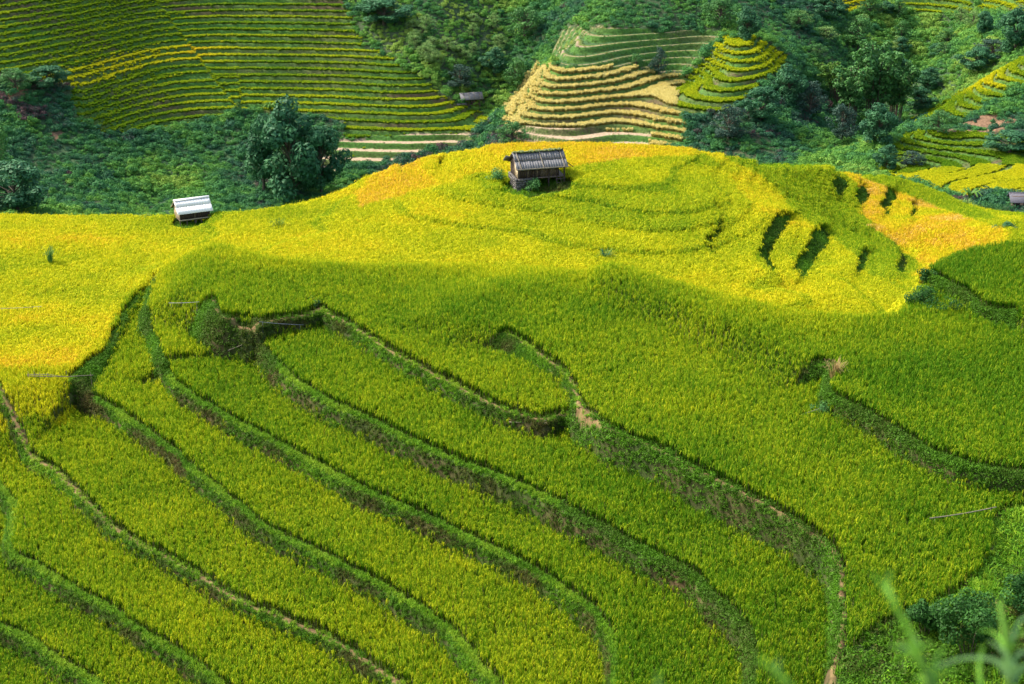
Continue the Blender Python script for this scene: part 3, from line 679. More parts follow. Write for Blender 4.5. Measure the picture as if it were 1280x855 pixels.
# ------------------------------------------------------------------ grass and weeds on banks and risers
X, Y = lattice(-64, 66, 74, 196, 0.135); n0 = len(X); X2, Y2 = lattice(-64, 66, 74, 150, 0.15); X, Y = np.concatenate([X, X2]), np.concatenate([Y, Y2]); extra = np.arange(len(X)) >= n0
s = near.sample(X, Y, KEYS)
keep = np.where(s['path'] > 0.4, RNG.random(len(X)) < 0.22, RNG.random(len(X)) < 0.92)
ok = in_view(X, Y, s['z']) & (s['bare'] > 0.45) & (s['own'] < 0.3) & (s['slope'] < 0.5) & keep & (~extra | (s['face'] > 0.5))
X, Y = X[ok], Y[ok]; s = {k: a[ok] for k, a in s.items()}
u, v = project(X, Y, s['z'])
dryness = fbm(X, Y, 3.5, 3, 95)
tone = np.where(s['face'] > 0.5, 0.50 + 0.60*dryness, 0.82 + 0.40*dryness)
lush = ((u > 700) & (u < 1030) & (v > 520) & (s['lvl'] >= 8)) | ((u > 1000) & (s['lvl'] >= 10)) | ((u > 90) & (u < 345) & (v < 470)) | (s['onk'] < 0.5)
tone = np.where(lush, 0.56 + 0.25*dryness, tone)
big = lush & (RNG.random(len(X)) < 0.45)
nm = (~big).sum()
scatter('bank_grass', np.stack([X, Y, s['z']+CAMZ-0.03], 1)[~big], tone[~big], RNG.uniform(0.5, 1.1, nm), RNG.uniform(0.4, 1.1, nm), T_TUFT, 'grass_tufts', 'rough green and brown grass on the terrace banks', 'grass', 0.25)
scatter('bank_weeds', np.stack([X, Y, s['z']+CAMZ-0.03], 1)[big], tone[big], RNG.uniform(0.6, 1.3, big.sum()), RNG.uniform(0.6, 1.3, big.sum()), T_WEED, 'leafy_weeds', 'leafy green weeds on the taller terrace banks', 'weeds', 0.25)
# the overgrown slope at lower right
X, Y = lattice(5, 60, 62, 110, 0.30)
s = near.sample(X, Y, KEYS)
ok = in_view(X, Y, s['z'], 60, 0, 80) & ((s['slope'] > 0.5) | (s['own'] > 0.5))
X, Y = X[ok], Y[ok]; z = s['z'][ok]
tone = 0.66 + 0.50*fbm(X, Y, 5, 3, 96) + RNG.normal(0, 0.08, len(X)); n_ = len(X)
kind = RNG.random(n_) + 0.6*noise(X, Y, 3, 97)
a, b, c = kind < 0.45, (kind >= 0.45) & (kind < 0.9), kind >= 0.9
P = np.stack([X, Y, z+CAMZ-0.04], 1)
scatter('slope_grass', P[a], tone[a]+0.12, RNG.uniform(0.9, 2.0, a.sum()), RNG.uniform(0.9, 2.0, a.sum()), T_TUFT, 'grass_tufts', 'bright tall grass on the overgrown slope at lower right', 'grass', 0.2)
scatter('slope_weeds', P[b], tone[b]-0.06, RNG.uniform(1.0, 2.0, b.sum()), RNG.uniform(1.0, 2.0, b.sum()), T_WEED, 'leafy_weeds', 'broad leafy weeds on the overgrown slope at lower right', 'weeds', 0.2)
scatter('slope_scrub', P[c][::5], tone[c][::5]-0.1, RNG.uniform(0.4, 0.9, len(P[c][::5])), RNG.uniform(0.4, 0.9, len(P[c][::5])), T_BUSHY, 'bushy_weeds', 'low scrub on the overgrown slope at lower right', 'scrub', 0.1)
# trodden weedy ground round the two huts
X, Y = lattice(-50, 10, 150, 178, 0.24)
s = near.sample(X, Y, KEYS)
ok = ((np.hypot((X-HUT[0][0])*0.8, Y-HUT[0][1]+1.2) < 2.95) | (np.hypot(X-HUT[1][0], (Y-HUT[1][1]+0.9)*0.8) < 2.0)) & (RNG.random(len(X)) < 0.7)
scatter('hut_weeds', np.stack([X[ok], Y[ok], s['z'][ok]+CAMZ-0.03], 1), 0.62+0.7*noise(X[ok], Y[ok], 1.2, 99), RNG.uniform(0.6, 1.5, ok.sum()), RNG.uniform(0.5, 1.5, ok.sum()), T_TUFT, 'grass_tufts', 'rough green weeds on the trodden ground around the two huts', 'weeds', 0.2)
# weeds on the back of the ridge and the viewer's own hillside
X, Y = lattice(-85, 88, 150, 214, 0.8)
s = near.sample(X, Y, KEYS)
ok = (s['sds'] > 2.5) & (s['sds'] < 26) & in_view(X, Y, s['z'], 80)
scatter('ridge_scrub', np.stack([X[ok], Y[ok], s['z'][ok]+CAMZ], 1), 0.5+0.3*fbm(X[ok], Y[ok], 6, 2, 98), RNG.uniform(0.4, 1.0, ok.sum()), RNG.uniform(0.4, 1.0, ok.sum()), T_BUSHY, 'bushy_weeds', 'green scrub just beyond the crest of the ridge', 'scrub', 0.1)

# ------------------------------------------------------------------ the far hillside: rice on its treads, undergrowth between
FK = ['z', 'reg', 'fr', 'fl', 'u', 'v', 'low', 'scar']
X, Y = lattice(-170, 175, 286, 505, 0.52)
near_part = Y < 384
s = far.sample(X, Y, FK)
ok = in_view(X, Y, s['z'], 40) & (s['reg'] > 0) & (s['fr'] < 0.63) & (s['low'] < 0.3) & (s['reg'] != TKEYS.index('fallow')+1)
X, Y = X[ok], Y[ok]; s = {k: a[ok] for k, a in s.items()}
BASE = {'left': 0.23, 'lower': 0.5, 'fallow': 0.2, 'middle': 2.05, 'knob': 0.42, 'right': 0.26, 'foot': 0.15, 'yellow': 0.80, 'top': 0.95, 'crown': 0.42, 'maize': 0.62}
FLAB = {'left': 'narrow green and yellow rice strips on the wide left hillside', 'lower': 'sparse rice on the pale bottom terraces of the left hillside', 'middle': 'pale ripe rice on the curved terraces behind the stilt hut', 'knob': 'yellow green rice on the rounded spur of stacked terraces',
 'right': 'rice on the steep terraces climbing the right edge', 'foot': 'green rice on the terraces at the foot of the right slope', 'yellow': 'bright yellow rice on the low terraces at far right', 'top': 'yellow rice on the small field at upper right', 'crown': 'green rice strips on the top right hill', 'maize': 'mottled pale crop in the top right corner'}
rr = _perm[(s['fl']+3) & 255, (s['reg'].astype(int)*31) & 255]
for i, k in enumerate(TKEYS):
    m = s['reg'] == i+1
    if m.sum() == 0: continue
    t = BASE[k] + 0.16*(rr[m]-0.5) + 0.25*fbm(X[m], Y[m], 14, 2, 101)
    uu, vv = s['u'][m], s['v'][m]
    if k == 'left':
        t = t + 0.62*(rr[m] > 0.35)*sstep(140, 60, np.abs(uu-170+0.3*(vv-85)))*sstep(30, 14, np.abs(vv-92+0.13*(uu-100))) + 0.18*(rr[m] > 0.7)*(uu > 230)
    if k == 'right': t = t + 0.75*sstep(125, 105, vv)*sstep(1290, 1200, uu-(vv-70)*0.5)
    if k == 'knob': t = t + 0.25*sstep(100, 60, vv)
    scatter('rice', np.stack([X[m], Y[m], s['z'][m]+CAMZ-0.05], 1), t, RNG.uniform(0.7, 0.95, m.sum()), RNG.uniform(0.85, 1.2, m.sum())*(1.55 if k == 'middle' else 1.25 if k in ('knob', 'right') else 1.0), T_FAR, 'far_rice_patches', FLAB[k], 'rice', 0.04, 'terraces of the far hillside')
# weedy risers of the far terraces
X, Y = lattice(-170, 175, 286, 505, 0.8)
s = far.sample(X, Y, FK)
ok = in_view(X, Y, s['z'], 40) & (s['reg'] > 0) & ((s['fr'] > 0.68) & (s['fr'] < 0.93) | (s['reg'] == TKEYS.index('fallow')+1) & (s['fr'] > 0.32)) & (RNG.random(len(X)) < 0.55)
scatter('terrace_weeds', np.stack([X[ok], Y[ok], s['z'][ok]+CAMZ], 1), 0.58+0.5*fbm(X[ok], Y[ok], 9, 3, 103), RNG.uniform(0.8, 1.4, ok.sum()), RNG.uniform(0.8, 1.4, ok.sum()), T_WEED, 'leafy_weeds', 'weeds on the steps of the far terraces', 'weeds', 0.2)
# undergrowth
X, Y = lattice(-175, 180, 300, 540, 1.25)
s = far.sample(X, Y, FK)
ok = in_view(X, Y, s['z'], 60, -60) & (s['reg'] == 0) & ((s['scar'] < 0.5) | (RNG.random(len(X)) < 0.35)) & ((s['v'] > -50))
X, Y = X[ok], Y[ok]; s = {k: a[ok] for k, a in s.items()}
u, v = s['u'], s['v']
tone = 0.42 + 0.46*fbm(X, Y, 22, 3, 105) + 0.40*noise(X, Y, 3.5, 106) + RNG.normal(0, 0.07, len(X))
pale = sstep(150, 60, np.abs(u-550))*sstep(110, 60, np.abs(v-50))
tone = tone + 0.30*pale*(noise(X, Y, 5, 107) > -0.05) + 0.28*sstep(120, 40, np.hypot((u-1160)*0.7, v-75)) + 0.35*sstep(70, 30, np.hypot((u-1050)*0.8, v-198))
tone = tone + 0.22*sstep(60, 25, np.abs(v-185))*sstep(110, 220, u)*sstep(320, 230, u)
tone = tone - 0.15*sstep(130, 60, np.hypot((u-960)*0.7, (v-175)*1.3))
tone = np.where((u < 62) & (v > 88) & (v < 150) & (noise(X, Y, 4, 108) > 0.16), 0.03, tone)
sz = RNG.uniform(0.55, 1.25, len(X))*(1.0+0.8*noise(X, Y, 12, 109))
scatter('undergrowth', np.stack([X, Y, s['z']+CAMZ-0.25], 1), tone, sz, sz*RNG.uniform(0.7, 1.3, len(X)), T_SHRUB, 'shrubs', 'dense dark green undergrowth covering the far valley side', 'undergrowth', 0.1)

# ------------------------------------------------------------------ placing things on the ground
def ground_at(u, v, grid=None):
    """the point of the ground that the sight line through (u, v) meets first"""
    for gr, lo, hi in ((near, 70, 205), (far, 245, 520)):
        if grid is not None and gr is not grid: continue
        Yq = np.arange(lo, hi, 0.1); x, dy, dz = ray(u, v); t = Yq/dy
        zz = gr.sample(x*t, Yq, ['z'])['z']; zr_ = dz*t
        h = np.nonzero(zr_ <= zz)[0]
        if len(h) and h[0] > 0: i = h[0]; return Vector((float((x*t)[i]), float(Yq[i]), float(zz[i])+CAMZ))
    if v > 900: raise ValueError((u, v))
    return ground_at(u, v+1, grid)          # just below the skyline
def ground_z(x, y):
    gr = near if y < 215 else far
    return float(gr.sample(np.array([x]), np.array([y]), ['z'])['z'][0])+CAMZ
def thing(name, label, cat, loc, rz=0.0, group=None):
    o = link(name, None, label=label, category=cat); o.location = loc; o.rotation_euler = (0, 0, rz)
    if group: o['group'] = group
    return o
def boxes(items):
    """items: centre, size, rotation matrix or None -> one set of vertices and faces"""
    V, F = [], []
    for c, sz, M in items:
        o = len(V)
        for sx, sy, sz_ in ((-1,-1,-1),(1,-1,-1),(1,1,-1),(-1,1,-1),(-1,-1,1),(1,-1,1),(1,1,1),(-1,1,1)):
            p = Vector((sx*sz[0]/2, sy*sz[1]/2, sz_*sz[2]/2)); p = (M @ p if M is not None else p) + Vector(c); V.append(tuple(p))
        F += [(o, o+3, o+2, o+1), (o+4, o+5, o+6, o+7), (o, o+1, o+5, o+4), (o+1, o+2, o+6, o+5), (o+2, o+3, o+7, o+6), (o+3, o, o+4, o+7)]
    return np.array(V), np.array(F)
def part(name, parent, items, mat, **props):
    V, F = boxes(items); return link(name, fast_mesh(name, V, F, [mat]), parent, **props)
def tube_mesh(name, pts, r0, r1, mat, n=7, wob=0.0):
    pts = [Vector(p) for p in pts]; V, F = [], []
    for i, p in enumerate(pts):
        d = (pts[min(i+1, len(pts)-1)]-pts[max(i-1, 0)]).normalized()
        a = d.orthogonal().normalized() if abs(d.z) > 0.99 else d.cross(Vector((0, 0, 1))).normalized(); b = d.cross(a)
        r = r0+(r1-r0)*i/(len(pts)-1)
        for k in range(n):
            t = 2*math.pi*k/n; V.append(tuple(p + (a*math.cos(t)+b*math.sin(t))*r*(1+random.uniform(-wob, wob))))
    for i in range(len(pts)-1):
        for k in range(n): F.append((i*n+k, i*n+(k+1) % n, (i+1)*n+(k+1) % n, (i+1)*n+k))
    return V, F
def tube(name, parent, pts, r0, r1, mat, n=7, **props):
    V, F = tube_mesh(name, pts, r0, r1, mat, n); return link(name, fast_mesh(name, np.array(V), np.array(F), [mat], True), parent, **props)
RX = lambda a: Matrix.Rotation(a, 3, 'X')
RY = lambda a: Matrix.Rotation(a, 3, 'Y')
RZ = lambda a: Matrix.Rotation(a, 3, 'Z')

# ---- the stilt hut on the ridge
def stilt_hut():
    loc = ground_at(672, 231, near); loc.z -= 0.05
    t = thing('stilt_hut', 'weathered wooden stilt hut with mossy grey shingle roof on the sunny ridge', 'hut', loc, math.radians(15)); t.scale = (1.13, 1.13, 1.10)
    L, hs, he, hr = 4.5, 1.55, 1.95, 3.05            # roof length, half span, eave and ridge heights
    pitch = math.atan2(hr-he, hs)
    # roof boards: two courses on each slope, every board its own piece
    sl = math.hypot(hs, hr-he)
    bV, bF = boxes([((0, 0, 0), (0.215, sl*0.56, 0.035), None)]); bme = fast_mesh('roof_board', bV, bF, [M_SHINGLE])
    nb = 20
    roof = part('roof', t, [((0, -hs*0.5+0.02, (he+hr)/2-0.07), (L-0.1, sl-0.06, 0.05), RX(pitch)), ((0, hs*0.5-0.02, (he+hr)/2-0.07), (L-0.1, sl-0.06, 0.05), RX(-pitch))], M_DARKWOOD)
    for side in (-1, 1):
        for course in (0, 1):
            for k in range(nb):
                o = link('roof_board', bme, roof)
                f_ = 0.27 if course else 0.76                        # upper course sits on the lower one
                y = side*hs*f_; z = hr-(hr-he)*f_ + (0.075 if course else 0.03) + random.uniform(-.012, .012)
                x = -L/2+0.115+(L-0.23)*k/(nb-1)
                o.location = (x + 0.02*random.uniform(-1, 1), y, z); o.rotation_euler = (side*-pitch*1.0, random.uniform(-.03, .03), random.uniform(-.02, .02))
    V, F = [], []
    for k in range(46):
        x = -L/2+0.1+(L-0.2)*k/45
        b = boxes([((x, random.uniform(-.10, .05), hr+0.075+random.uniform(-.02, .03)), (0.16, random.uniform(.22, .50), 0.07), RX(random.uniform(-.35, .35)))]); F += [tuple(q+len(V) for q in r) for r in b[1]]; V += list(b[0])
    link('ridge_moss', fast_mesh('ridge_moss', np.array(V), np.array(F), [M_MOSS]), roof)
    for x0, x1 in ((-1.95, -1.85), (0.05, 0.12), (1.85, 1.95)):
        tube('roof_batten', roof, [(x0, -0.06, hr+0.12), ((x0+x1)/2, -hs*0.5, (hr+he)/2+0.14), (x1, -hs-0.04, he+0.06)], 0.04, 0.035, M_BAMBOO)
    tube('eave_pole', roof, [(-L/2-0.05, -hs-0.03, he+0.045), (L/2+0.05, -hs-0.03, he+0.03)], 0.04, 0.04, M_BAMBOO)
    tube('course_pole', roof, [(-L/2, -hs*0.50, (hr+he)/2+0.10), (L/2, -hs*0.50, (hr+he)/2+0.09)], 0.025, 0.025, M_DARKWOOD)
    # posts, floor
    for x in (-2.0, -0.7, 0.65, 1.35, 2.02):
        for y in (-1.15, 1.15):
            tube('post', t, [(x, y, -0.5), (x, y, he+0.12)], 0.075, 0.065, M_DARKWOOD)
    part('floor', t, [((0, 0, 1.02), (4.1, 2.4, 0.10), None)], M_WOOD)
    # wall planks: dark front with gaps, gable ends, back
    pme = {}
    def plank(x, y, z0, z1, w, along, mat):
        key = (round(z1-z0, 2), w, along, mat.name)
        if key not in pme:
            V, F = boxes([((0, 0, 0), (w, 0.03, z1-z0) if along == 'x' else (0.03, w, z1-z0), None)]); pme[key] = fast_mesh('wall_plank', V, F, [mat])
        o = link('wall_plank', pme[key], t); o.location = (x, y, (z0+z1)/2); o.rotation_euler = (0, random.uniform(-.012, .012), 0)
    for k in range(18):
        x = -1.95+0.2*k
        plank(x, -1.08+random.uniform(-.015, .015), 1.08, 1.98, 0.188, 'x', M_DARKWOOD if (k < 10 and k % 4) else M_WOOD)
    for k in range(18): plank(-1.95+0.2*k, 1.08+random.uniform(-.01, .01), 1.08, 1.98, 0.188, 'x', M_WOOD)
    for k in range(12):
        y = -1.1+0.2*k; top = hr-0.14-(hr-he)*abs(y)/hs
        plank(-2.06+random.uniform(-.01, .01), y, 1.08, top-0.35*(k % 3 == 1), 0.185, 'y', M_PALEWOOD if k < 5 else M_WOOD)
        plank(1.52+random.uniform(-.01, .01), y, 1.08, top, 0.185, 'y', M_DARKWOOD)
    # stone store under the left end
    sme = []
    for q in range(4):
        b = bpy.data.meshes.new('stone'); V, F = boxes([((0, 0, 0), (0.40, 0.24, 0.21), None)]); V = V + np.random.default_rng(q).normal(0, 0.025, V.shape); sme.append(fast_mesh('stone', V, F, [M_STONE]))
    for row in range(6):
        for k in range(5):
            if row*0.2 > 1.05: continue
            o = link('stone', random.choice(sme), t); o.location = (-1.98+0.41*k*0.62+(row % 2)*0.12-0.02, -1.22+random.uniform(-.04, .04), -0.05+row*0.2); o.rotation_euler = (0, 0, random.uniform(-.15, .15))
        for k in range(6):
            o = link('stone', random.choice(sme), t); o.location = (-2.16+random.uniform(-.04, .04), -1.1+0.42*k, -0.05+row*0.2); o.rotation_euler = (0, 0, math.pi/2+random.uniform(-.15, .15))
    # leaning pole at the right end and the loose left gable eave
    tube('leaning_pole', t, [(2.15, -1.0, he+0.35), (2.95, -0.75, he-0.30)], 0.05, 0.035, M_DARKWOOD)
    part('gable_flap', t, [((-L/2-0.22, 0.85, he+0.42), (0.5, 1.1, 0.05), RX(-pitch) @ RY(0.22))], M_SHINGLE)
    for z in (0.45, 0.8): tube('rail', t, [(1.25, -1.2, z), (2.12, -1.2, z+0.04)], 0.03, 0.03, M_WOOD)
    tube('brace', t, [(1.95, -1.2, 0.0), (1.62, -1.2, 1.0)], 0.035, 0.03, M_WOOD)
    return t
stilt_hut()

# ---- the small hut with a white roof at the left
def white_hut():
    loc = ground_at(241, 275.5, near); loc.z += 0.25
    t = thing('field_hut', 'small field hut with a white sheet roof at the edge of the golden left field', 'hut', loc, math.radians(25)); t.scale = (1.02, 1.02, 1.02)
    L, hs, he, hr = 3.35, 1.30, 1.12, 2.08
    pitch = math.atan2(hr-he, hs); sl = math.hypot(hs, hr-he)
    roof = part('roof', t, [((0, sgn*hs*0.48, (he+hr)/2-0.06), (L-0.2, sl*0.93, 0.04), RX(-sgn*pitch)) for sgn in (-1, 1)], M_DARKWOOD)
    for sgn in (-1, 1):
        for f_, dz in ((0.26, 0.05), (0.77, 0.02)):
            V, F = [], []
            n = 26                       # shallow corrugation
            for i in range(n+1):
                x = -L/2+L*i/n; w = 0.018*math.sin(i*math.pi)
                for e in (-1, 1): V.append((x, e*sl*0.265, 0.020*(1 if i % 2 else -1)))
            F = [(2*i, 2*i+2, 2*i+3, 2*i+1) for i in range(n)]
            me = fast_mesh('roof_sheet', np.array(V), np.array(F), [M_CEMENT])
            o = link('roof_sheet', me, roof); o.location = (0, sgn*hs*f_, hr-(hr-he)*f_+dz); o.rotation_euler = (-sgn*pitch, 0, 0)
            sm = o.modifiers.new('thickness', 'SOLIDIFY'); sm.thickness = 0.012
    part('ridge_cap', roof, [((0, -0.09, hr+0.045), (L+0.02, 0.22, 0.02), RX(pitch)), ((0, 0.09, hr+0.045), (L+0.02, 0.22, 0.02), RX(-pitch))], M_CEMENT)
    for x in (-1.4, 0, 1.4):
        for y in (-0.95, 0.95): tube('post', t, [(x, y, -0.6), (x, y, he+0.2)], 0.06, 0.055, M_WOOD)
    part('floor', t, [((0, 0, 0.36), (2.9, 2.0, 0.08), None)], M_WOOD)
    V, F = boxes([((0, 0, 0), (0.03, 0.152, 0.9), None)]); gme = fast_mesh('wall_plank', V, F, [M_PALEWOOD])
    for sx in (-1, 1):
        for k in range(12):
            y = -0.88+0.16*k; top = hr-0.13-(hr-he)*abs(y)/hs - (0.28 if k in (4, 5, 8) else 0)
            o = link('wall_plank', gme, t); o.location = (sx*1.43+random.uniform(-.01, .01), y, (0.40+top)/2); o.scale = (1, 1, (top-0.40)/0.9)
    V, F = boxes([((0, 0, 0), (0.19, 0.03, 0.72), None)]); fme = fast_mesh('wall_plank', V, F, [M_DARKWOOD])
    for sy in (-1, 1):
        for k in range(14):
            o = link('wall_plank', fme, t); o.location = (-1.3+0.2*k, sy*0.93+random.uniform(-.01, .01), 0.78); o.rotation_euler = (0, random.uniform(-.01, .01), 0)
    tube('sill_beam', t, [(-1.5, -0.99, 0.42), (1.5, -0.99, 0.42)], 0.05, 0.05, M_PALEWOOD)
    for x in (-0.75, 0.1, 0.6): tube('prop', t, [(x, -0.9, -0.4), (x, -0.9, 0.36)], 0.05, 0.05, M_BAMBOO)
white_hut()

# ---- the far hut with a lean-to, and the dark roof at the right edge
def far_hut():
    loc = ground_at(588, 131, far); loc.z -= 0.1
    t = thing('barn', 'far grey roofed hut with a low lean-to beside the left terraces', 'hut', loc, math.radians(14))
    L, hs, he, hr = 5.9, 2.0, 1.9, 3.3
    p = math.atan2(hr-he, hs); sl = math.hypot(hs, hr-he)
    roof = part('roof', t, [((0.1, -hs/2, (he+hr)/2), (L, sl+0.05, 0.09), RX(p)), ((0.1, hs/2, (he+hr)/2-0.004), (L-0.02, sl, 0.09), RX(-p))], M_SHINGLE)
    for k in range(4): tube('roof_batten', roof, [(-2.0+1.4*k, -0.02, hr+0.12), (-1.9+1.4*k, -hs, he+0.12)], 0.06, 0.05, M_BAMBOO)
    lean = part('lean_to', t, [((-2.6, -1.2, 1.02), (2.6, 1.6, 0.08), RX(0.35))], M_SHINGLE)
    for x in (-3.7, -2.6, -1.5): tube('post', lean, [(x, -1.8, -0.4), (x, -1.8, 0.72)], 0.06, 0.06, M_WOOD)
    for x in (-2.1, -0.7, 0.8, 2.2):
        for y in (-1.25, 1.25): tube('post', t, [(x, y, -0.8), (x, y, he+0.1)], 0.09, 0.08, M_WOOD)
    part('wall', t, [((0, 1.2, 1.0), (4.2, 0.06, 1.1), None), ((-2.1, 0, 1.0), (0.06, 2.3, 1.1), None), ((0.6, -1.15, 0.95), (1.6, 0.06, 1.0), None)], M_DARKWOOD)
    part('floor', t, [((0, 0, 0.42), (4.3, 2.5, 0.1), None)], M_WOOD)
far_hut()
def edge_hut():
    loc = ground_at(1278, 259, far)
    t = thing('farmhouse', 'low house with a dark slate roof at the right edge', 'house', loc, math.radians(-4))
    p = math.radians(33); sl = 2.6
    part('wall', t, [((0.6, 0, 0.75), (6.0, 3.4, 1.9), None)], M_WOOD)
    part('gable', t, [((0.6, 0, 1.95), (5.8, 1.7, 0.9), None)], M_WOOD)
    roof = part('roof', t, [((0.6, -1.02, 2.12), (6.8, sl, 0.10), RX(p)), ((0.6, 1.02, 2.118), (6.78, sl, 0.10), RX(-p))], M_DARKROOF)
    part('ridge_cap', roof, [((0.6, 0, 2.86), (6.85, 0.22, 0.10), None)], M_DARKROOF)
    part('door', t, [((0.2, -1.72, 0.65), (0.9, 0.06, 1.7), None)], M_DARKWOOD)
    for x in (-1.3, 2.2): part('window', t, [((x, -1.72, 0.95), (0.8, 0.05, 0.7), None)], M_DARKWOOD)
edge_hut()

# ------------------------------------------------------------------ trees and bushes
def leaf_cloud(rng, lobes, n, size, flat=0.5):
    V = np.zeros((n*4, 3)); Cc = np.zeros((n*4, 3))
    w = np.array([l[1]**2 for l in lobes]); idx = rng.choice(len(lobes), n, p=w/w.sum())
    for i in range(n):
        c, R_, q = lobes[idx[i]]
        d = rng.normal(size=3); d /= np.linalg.norm(d); p = c + d*R_*(rng.uniform(0.35, 1.0)**0.4)*np.array([1, 1, 0.78])
        nrm = d + rng.normal(0, flat, 3) + [0, 0, 0.3]; nrm /= np.linalg.norm(nrm)
        t = np.cross(nrm, rng.normal(size=3)); t /= np.linalg.norm(t); b = np.cross(nrm, t); s_ = size*rng.uniform(0.6, 1.3)
        V[4*i:4*i+4] = [p-t*s_, p-b*s_*0.55, p+t*s_, p+b*s_*0.55]
        Cc[4*i:4*i+4] = (0.5, q, rng.random())
    return V, np.arange(n*4).reshape(n, 4), Cc
def tree_meshes(seed, mat, n=2600, kind='round'):
    """a tree 10 m tall: trunk with limbs, and a crown of leaf clumps"""
    rng = np.random.default_rng(seed); lobes = []; tv, tf = [], []
    def add(pts, r0, r1):
        V, F = tube_mesh('t', pts, r0, r1, None, 6); o = len(tv); tv.extend(V); tf.extend([tuple(o+i for i in f_) for f_ in F])
    if kind == 'bamboo':
        for k in range(22):
            a = rng.uniform(0, 6.28); r = rng.uniform(0.1, 0.9); b = np.array([math.cos(a)*r, math.sin(a)*r, 0]); H = rng.uniform(6.5, 10); out = rng.uniform(0.6, 2.1)
            d = np.array([math.cos(a), math.sin(a), 0])
            pts = [b, b+d*out*0.15+[0, 0, H*0.45], b+d*out*0.5+[0, 0, H*0.8], b+d*out*1.0+[0, 0, H*0.97], b+d*out*1.4+[0, 0, H*0.93]]
            add(pts, 0.06, 0.02)
            for q in range(7):
                f_ = 0.35+0.65*q/6; i = min(int(f_*4), 3); p = pts[i]+(pts[i+1]-pts[i])*(f_*4-i)
                lobes.append((np.array(p)+rng.normal(0, 0.15, 3), rng.uniform(0.35, 0.62)*(1.25-0.5*f_), rng.random()))
        size = 0.20
    else:
        wide, low, top = {'round': (3.6, 1.2, 9.2), 'tall': (2.6, 2.2, 9.6), 'wide': (4.6, 1.6, 8.6)}[kind]
        add([(0, 0, -1), (0.1, 0, 2.2), (-0.1, 0.15, 5), (0.1, 0, 8)], 0.32, 0.06)
        for k in range(34):
            zc = rng.uniform(low, top); f_ = (zc-low)/(top-low); rad = wide*math.sin(math.pi*(0.16+0.78*f_))**0.8*rng.uniform(0.35, 1.0); a = k*2.4+rng.uniform(-.5, .5)
            c = np.array([math.cos(a)*rad, math.sin(a)*rad, zc]); lobes.append((c, rng.uniform(0.85, 1.5), rng.random()))
            add([(0, 0, zc*0.62), tuple(c*0.55+np.array([0, 0, zc*0.32])), tuple(c)], 0.10, 0.03)
        size = 0.25
    V, F, Cc = leaf_cloud(rng, lobes, n, size)
    return fast_mesh('trunk', np.array(tv), np.array(tf), [M_BARK], True), fast_mesh('crown', V, F, [mat], False, colors={'part': Cc})
TREES = {'dark': [tree_meshes(1, M_CROWN_DARK, 6200, 'round'), tree_meshes(2, M_CROWN_DARK, 6200, 'wide'), tree_meshes(3, M_CROWN_DARK, 6200, 'tall')],
 'mid': [tree_meshes(4, M_CROWN_MID), tree_meshes(5, M_CROWN_MID, 2600, 'wide')], 'pale': [tree_meshes(6, M_CROWN_PALE, 1500), tree_meshes(7, M_CROWN_PALE, 1500, 'wide')],
 'bamboo': [tree_meshes(8, M_CROWN_BAMBOO, 5200, 'bamboo'), tree_meshes(9, M_CROWN_MID, 5200, 'bamboo')], 'blue': [tree_meshes(10, M_CROWN_BLUE), tree_meshes(11, M_CROWN_BLUE, 2600, 'wide')]}
def plant_tree(name, u, v, hpx, wpx, kind, var, label, group=None, cat='tree'):
    loc = ground_at(u, v, far)
    sc_ = loc.y/CT/FPX*1.02                       # metres for one pixel at that distance
    t = thing(name, label, cat, loc, random.uniform(0, 6.28), group)
    trunk, crown = TREES[kind][var]
    H = hpx*sc_/10.0/0.96; W = wpx*sc_/(8.4 if kind != 'bamboo' else 4.8)
    t.scale = (W, W, H)
    link('trunk', trunk, t); link('crown', crown, t)
